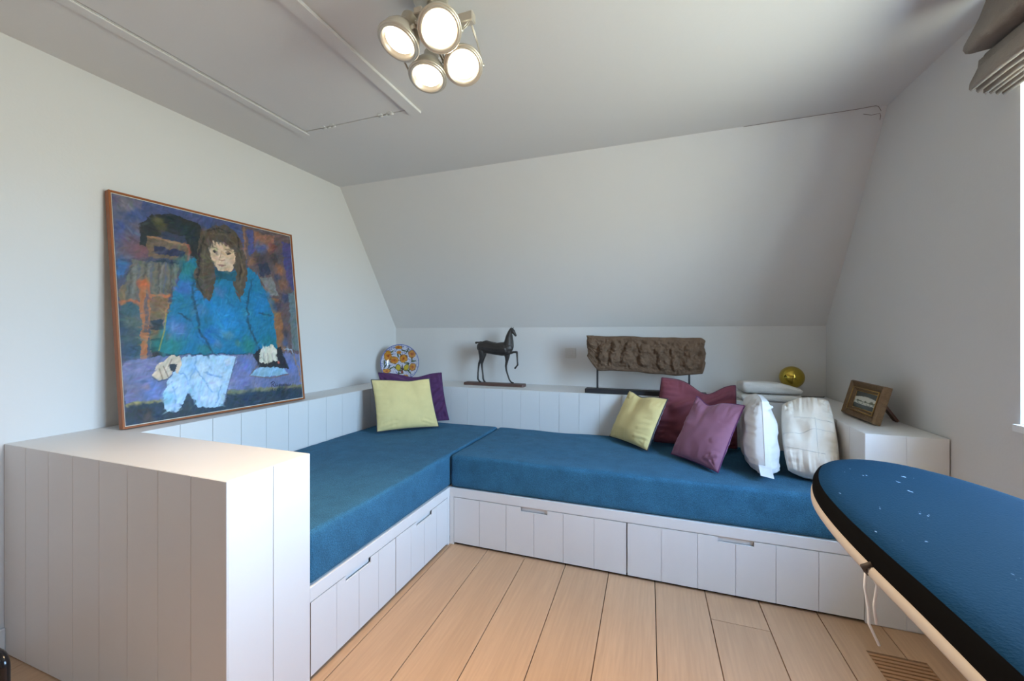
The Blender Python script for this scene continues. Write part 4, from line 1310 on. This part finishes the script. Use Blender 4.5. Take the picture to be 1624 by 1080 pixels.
# ================================================================== SMALL FRAMED PICTURE
M_gilt = mat('antique_gilt_wood', L3(122, 96, 68), 0.42, var=0.4, vscale=50, bump=0.5, bscale=160, metallic=0.25)
M_giltd = mat('dark_gilt_carving', L3(150, 112, 62), 0.45, var=0.5, vscale=90, bump=0.8, bscale=220, metallic=0.25)
M_darkwood = mat('dark_easel_wood', L3(92, 54, 34), 0.5)
M_print = attr_mat('printed_picture', 0.25, spec=0.5)
fa = Vector((0.012, -0.312, 0)).normalized()        # along the bottom, towards the camera
fn_ = Vector((fa.y, -fa.x, 0))                      # faces the bench
if fn_.x > 0:
    fn_ = -fn_
fu = (-fn_ * 0.045 + Vector((0, 0, 0.165))).normalized()
fo = Vector((0.886, 2.610, ZT + 0.006))
fnn = fa.cross(fu).normalized()
if fnn.dot(fn_) < 0:
    fnn = -fnn
pf = thing('picture_frame', 'small gilt wooden picture frame with easel leg on the right cabinet', 'picture frame', (0.90, 2.45, ZT))
FW_, FH_, FD_ = 0.312, 0.176, 0.022
fp = lambda s_, t_, d_: fo + fa * s_ + fu * t_ + fnn * d_
bw, bwv = 0.050, 0.046
def fmould(P0, P1, Q0, Q1, name, mt, parent):
    """mitred moulding between outer edge P0-P1 and inner edge Q0-Q1, sloping in steps"""
    m = MB()
    prof = [(0, -FD_), (0, 0.0), (0.10, 0.010), (0.26, 0.004), (0.62, -0.005), (0.70, 0.003), (0.84, -0.001), (1, -0.014), (1, -FD_)]
    A = [fp(P0[0] + (Q0[0] - P0[0]) * k, P0[1] + (Q0[1] - P0[1]) * k, d_) for k, d_ in prof]
    B = [fp(P1[0] + (Q1[0] - P1[0]) * k, P1[1] + (Q1[1] - P1[1]) * k, d_) for k, d_ in prof]
    n_ = len(prof)
    m.add(A + B, [(k, (k + 1) % n_, n_ + (k + 1) % n_, n_ + k) for k in range(n_)] + [tuple(range(n_)), tuple(reversed(range(n_, 2 * n_)))])
    return m.build(name, mt, parent, fix=True)
o4 = [(0, 0), (FW_, 0), (FW_, FH_), (0, FH_)]
i4 = [(bw, bwv), (FW_ - bw, bwv), (FW_ - bw, FH_ - bwv), (bw, FH_ - bwv)]
for k in range(4):
    fmould(o4[k], o4[(k + 1) % 4], i4[k], i4[(k + 1) % 4], 'moulding', M_gilt, pf)
m = MB()
for k in range(26):                                  # carved beads on the near upright
    q = fp(FW_ - 0.008, 0.008 + k * (FH_ - 0.016) / 25, 0.003)
    m.lathe([(max(1e-4, 0.0042 * math.sin(t)), -0.0042 * math.cos(t)) for t in np.linspace(0.05, math.pi - 0.05, 6)], 8, Matrix.Translation(q))
m.build('bead_carving', M_giltd, pf)
M_slip = mat('gold_slip', L3(176, 142, 84), 0.35, metallic=0.5, var=0.3, vscale=120)
for ins, d_ in ((0.0, -0.004), (0.70, 0.0035)):       # gilt lines round the opening and along the moulding
    q4 = [fp(o4[k][0] + (i4[k][0] - o4[k][0]) * (ins if ins else 1.0), o4[k][1] + (i4[k][1] - o4[k][1]) * (ins if ins else 1.0), d_ if ins else -0.012) for k in range(4)]
    for k in range(4):
        MB().tube([q4[k], q4[(k + 1) % 4]], 0.0026 if ins else 0.0034, 6).build('gilt_line', M_slip, pf)
gx, gy = 72, 46
SS, TT = np.meshgrid(np.linspace(0, 1, gx), np.linspace(0, 1, gy))
pc_ = np.tile(np.array((62, 70, 66), float), (gy, gx, 1))
arc_top = 0.34 - 0.10 * np.sin(np.clip(SS, 0, 1) * math.pi) * 1.0
inside = (TT > arc_top + 0.02) & (TT < 0.72 + 0.02 * np.sin(SS * math.pi))
pc_[inside] = (214, 214, 200)
tree = inside & (TT > 0.50 - 0.10 * vnoise(SS, SS * 0, 14, 2) - 0.05 * (SS > 0.75)) & (TT < 0.58)
pc_[tree] = (96, 104, 82)
low = inside & (TT >= 0.58) & (vnoise(SS, TT, 22, 6) > 0.1)
pc_[low] = (150, 152, 138)
pos = np.zeros((gy, gx, 3))
for ax in range(3):
    pos[..., ax] = fo[ax] + fa[ax] * (bw + SS * (FW_ - 2 * bw)) + fu[ax] * (bwv + (1 - TT) * (FH_ - 2 * bwv)) + fnn[ax] * (-0.010)
cp = grid_object('print', pos[::-1], lin(pc_)[::-1], M_print, pf)
cp['label'] = 'dark mount with an arched pale landscape print'
m = MB(); A = [fp(0.004, 0.004, -FD_ - 0.003), fp(FW_ - 0.004, 0.004, -FD_ - 0.003), fp(FW_ - 0.004, FH_ - 0.004, -FD_ - 0.003), fp(0.004, FH_ - 0.004, -FD_ - 0.003)]
m.hexa(A, [p + fnn * 0.0025 for p in A]); m.build('backing', M_darkwood, pf, fix=True)
m = MB()
top_ = fp(FW_ * 0.52, FH_ * 0.78, -FD_ - 0.004)
bot_ = Vector((1.026, 2.415, ZT + 0.0075))
dd = (bot_ - top_).normalized(); w_ = fa * 0.021; tk = dd.cross(fa).normalized() * 0.0055
A = [top_ - w_ - tk, top_ + w_ - tk, top_ + w_ + tk, top_ - w_ + tk]
B = [bot_ - w_ * 0.8 - tk, bot_ + w_ * 0.8 - tk, bot_ + w_ * 0.8 + tk, bot_ - w_ * 0.8 + tk]
m.hexa(A, B); m.build('easel_leg', M_darkwood, pf, fix=True)

# ================================================================== IRONING BOARD
M_cover = mat('blue_cotton_cover', L3(2, 38, 56), 0.9, var=0.14, vscale=5, bump=0.15, bscale=200, spec=0.1)
M_hem = mat('black_elastic_hem', (0.004, 0.004, 0.0045), 0.95, spec=0.05)
nt = M_cover.node_tree                               # lint on the cover
nz = nt.nodes.new('ShaderNodeTexNoise'); nz.inputs['Scale'].default_value = 70; nz.inputs['Detail'].default_value = 2
mp_ = nt.nodes.new('ShaderNodeMapping'); mp_.inputs['Scale'].default_value = (1, 0.45, 1)
tc_ = nt.nodes.new('ShaderNodeTexCoord'); nt.links.new(tc_.outputs['Object'], mp_.inputs[0]); nt.links.new(mp_.outputs[0], nz.inputs['Vector'])
rp_ = nt.nodes.new('ShaderNodeMapRange'); rp_.inputs['From Min'].default_value = 0.735; rp_.inputs['From Max'].default_value = 0.80
nt.links.new(nz.outputs['Fac'], rp_.inputs['Value'])
mx_ = nt.nodes.new('ShaderNodeMix'); mx_.data_type = 'RGBA'; mx_.inputs['B'].default_value = (0.30, 0.42, 0.52, 1)
bs_ = nt.nodes['Principled BSDF']
nt.links.new(bs_.inputs['Base Color'].links[0].from_socket, mx_.inputs['A']); nt.links.new(rp_.outputs[0], mx_.inputs['Factor'])
nt.links.new(mx_.outputs['Result'], bs_.inputs['Base Color'])
M_rim = mat('cream_enamel', L3(186, 177, 168), 0.5)
M_cordw = mat('white_cotton_cord', (0.78, 0.80, 0.86), 0.8)
ZI = 0.85
out = [(0.345, 0.18), (0.345, 0.45), (0.340, 0.70), (0.330, 0.86), (0.327, 1.00), (0.334, 1.13), (0.352, 1.22), (0.378, 1.30), (0.412, 1.37), (0.455, 1.42), (0.505, 1.447), (0.555, 1.452), (0.605, 1.437), (0.650, 1.400), (0.690, 1.345), (0.722, 1.28), (0.745, 1.21), (0.760, 1.12), (0.768, 1.0), (0.772, 0.80), (0.772, 0.45), (0.772, 0.18), (0.76, 0.13), (0.70, 0.10), (0.42, 0.10), (0.36, 0.13)]
def chaikin(p, k=2):
    for _ in range(k):
        q = []
        for i in range(len(p)):
            a_, b_ = p[i], p[(i + 1) % len(p)]
            q += [(a_[0] * .75 + b_[0] * .25, a_[1] * .75 + b_[1] * .25), (a_[0] * .25 + b_[0] * .75, a_[1] * .25 + b_[1] * .75)]
        p = q
    return p
out = chaikin(out, 2)
n = len(out)
ocx, ocy = 0.556, 0.78
def inset(pts, dist):
    r = []
    for i in range(len(pts)):
        a_, b_ = Vector(pts[i - 1]), Vector(pts[(i + 1) % len(pts)])
        d_ = (b_ - a_).normalized()
        nrm_ = Vector((-d_.y, d_.x))
        c_ = Vector((ocx, min(1.2, max(0.35, pts[i][1])))) - Vector(pts[i])
        if nrm_.dot(c_) < 0:
            nrm_ = -nrm_
        q = Vector(pts[i]) + nrm_ * dist
        r.append((q.x, q.y))
    return r
def shell(profile, cap):
    m = MB()
    vs = []
    for ins, z in profile:
        vs += [(x, y, z) for x, y in inset(out, ins)]
    fs = []
    for k in range(len(profile) - 1):
        for i in range(n):
            j = (i + 1) % n
            fs.append((k * n + i, k * n + j, (k + 1) * n + j, (k + 1) * n + i))
    m.add(vs, fs, True)
    if cap:
        k0 = (len(profile) - 1) * n
        m.f.append(tuple(k0 + i for i in range(n))); m.s.append(True)
    return m
ib = thing('ironing_board', 'ironing board with blue cover and black hem at the right', 'ironing board', (ocx, ocy, 0))
shell([(0.10, ZI), (0.045, ZI), (0.022, ZI - 0.0025), (0.012, ZI - 0.006)][::-1], True).build('cover', M_cover, ib, fix=True)
shell([(0.012, ZI - 0.006), (0.004, ZI - 0.012), (0.0, ZI - 0.020), (-0.001, ZI - 0.034), (0.002, ZI - 0.040)], False).build('hem', M_hem, ib, fix=True)
mm = shell([(0.006, ZI - 0.038), (-0.001, ZI - 0.040), (-0.004, ZI - 0.046), (-0.004, ZI - 0.054), (0.0, ZI - 0.060), (0.02, ZI - 0.062)], True)
mm.build('board_rim', M_rim, ib, fix=True)
MB().tube([(0.333, 0.858, ZI - 0.036), (0.322, 0.862, ZI - 0.044), (0.330, 0.866, ZI - 0.056)], 0.005, 8).build('cord_clip', M_wire, ib)
ex, ey, ez = 0.326, 0.864, ZI - 0.050
MB().tube([(ex, ey, ez), (ex - 0.001, ey + 0.001, ez - 0.03), (ex + 0.004, ey + 0.001, ez - 0.065), (ex + 0.004, ey - 0.001, ez - 0.09), (ex + 0.017, ey - 0.003, ez - 0.122)], 0.0022, 6).build('cord', M_cordw, ib)
MB().tube([(ex + 0.004, ey - 0.006, ez), (ex + 0.013, ey - 0.006, ez - 0.02), (ex + 0.009, ey - 0.006, ez - 0.055), (ex + 0.012, ey - 0.006, ez - 0.085)], 0.0022, 6).build('cord', M_cordw, ib)
for sx in (-0.05, 0.05):
    MB().tube([(ocx + sx + 0.03, 0.98, ZI - 0.06), (ocx + sx + 0.03, 0.25, 0.015)], 0.011, 10).build('leg', M_rim, ib)
    MB().tube([(ocx + sx * 1.6 + 0.03, 0.30, ZI - 0.06), (ocx + sx * 1.6 + 0.03, 0.95, 0.015)], 0.011, 10).build('leg', M_rim, ib)
MB().tube([(ocx - 0.17, 0.25, 0.015), (ocx + 0.21, 0.25, 0.015)], 0.012, 10).build('foot_bar', M_rim, ib)
MB().tube([(ocx - 0.17, 0.95, 0.015), (ocx + 0.21, 0.95, 0.015)], 0.012, 10).build('foot_bar', M_rim, ib)

# ================================================================== ROMAN BLIND
M_blind = mat('taupe_linen', L3(158, 146, 134), 0.9, var=0.12, vscale=60, bump=0.3, bscale=300, sheen=0.15, spec=0.15)
rb = thing('roman_blind', 'taupe fabric roman blind gathered up above the window', 'blind', (1.06, 1.1, 2.3))
by0, by1 = 0.36, 1.805
def ox(y):                                           # distance to follow the wall
    return xr(y) - xr(1.80)
def ribbon(prof, name, th=0.0035, parent=rb):
    m = MB()
    P = [Vector((x, z)) for x, z in prof]
    Lp, Rp = [], []
    for i, p in enumerate(P):
        d_ = (P[min(i + 1, len(P) - 1)] - P[max(i - 1, 0)]).normalized()
        q = Vector((-d_.y, d_.x)) * th / 2
        Lp.append(p + q); Rp.append(p - q)
    ring = Lp + Rp[::-1]
    k = len(ring)
    ysn = np.linspace(by1, by0, 13)
    vs = []
    for j, y in enumerate(ysn):
        for r_ in ring:
            vs.append((r_.x + ox(y) + 0.003 * math.sin(y * 9 + r_.y * 20) * (j > 0), y, r_.y + 0.004 * math.sin(y * 5.0) * (j > 0)))
    fs = []
    for j in range(len(ysn) - 1):
        for i in range(k):
            fs.append((j * k + i, j * k + (i + 1) % k, (j + 1) * k + (i + 1) % k, (j + 1) * k + i))
    m.add(vs, fs, True)
    m.f.append(tuple(range(k))); m.s.append(False)
    m.f.append(tuple(reversed(range((len(ysn) - 1) * k, len(ysn) * k)))); m.s.append(False)
    return m.build(name, M_blind, parent, fix=True)
ribbon([(1.004, 2.325), (1.002, 2.29), (0.985, 2.238), (0.966, 2.195), (0.947, 2.155), (0.945, 2.142), (0.951, 2.130), (0.962, 2.128), (0.985, 2.131), (1.012, 2.134), (1.03, 2.140)], 'fold')
ribbon([(1.03, 2.145), (1.000, 2.118), (0.990, 2.095), (0.974, 2.055), (0.962, 2.028), (0.960, 2.010), (0.964, 2.004), (0.972, 2.008), (0.985, 2.04)], 'fold')
for x, z in ((0.982, 1.994), (1.000, 1.986), (1.014, 1.984), (1.030, 1.978), (1.046, 1.974)):
    ribbon([(x + 0.002, 2.10), (x - 0.004, z + 0.03), (x - 0.004, z + 0.006), (x, z), (x + 0.005, z + 0.006), (x + 0.007, z + 0.03), (x + 0.010, 2.10)], 'fold', 0.0025)
m = MB()
b = [(1.02 + ox(by0), by0, 2.292), (1.058 + ox(by0), by0, 2.292), (1.058 + ox(by1), by1, 2.292), (1.02 + ox(by1), by1, 2.292)]
m.hexa(b, [(p[0], p[1], 2.325) for p in b]); m.build('head_rail', M_wframe, rb, fix=True)

# ================================================================== BLACK TUBULAR STAND (near left edge)
M_black = mat('gloss_black_steel', (0.006, 0.006, 0.008), 0.18, spec=0.6)
ts = thing('tubular_stand', 'black tubular steel stand cut off at the lower left edge', 'stand', (-1.88, 0.4, 0))
def uframe(y):
    x0, x1, zt_, r_ = -2.12, -1.635, 0.345, 0.03
    pts = [(x0, y, 0.0)]
    for t in np.linspace(0, math.pi / 2, 7):
        pts.append((x0 + r_ - r_ * math.cos(t), y, zt_ - r_ + r_ * math.sin(t)))
    for t in np.linspace(0, math.pi / 2, 7):
        pts.append((x1 - r_ + r_ * math.sin(t), y, zt_ - r_ + r_ * math.cos(t)))
    pts.append((x1, y, 0.0))
    return MB().tube(pts, 0.0115, 12).build('hoop', M_black, ts)
uframe(0.575); uframe(0.20)
for x in (-2.05, -1.70):
    MB().tube([(x, 0.20, 0.345), (x, 0.575, 0.345)], 0.009, 10).build('cross_rail', M_black, ts)
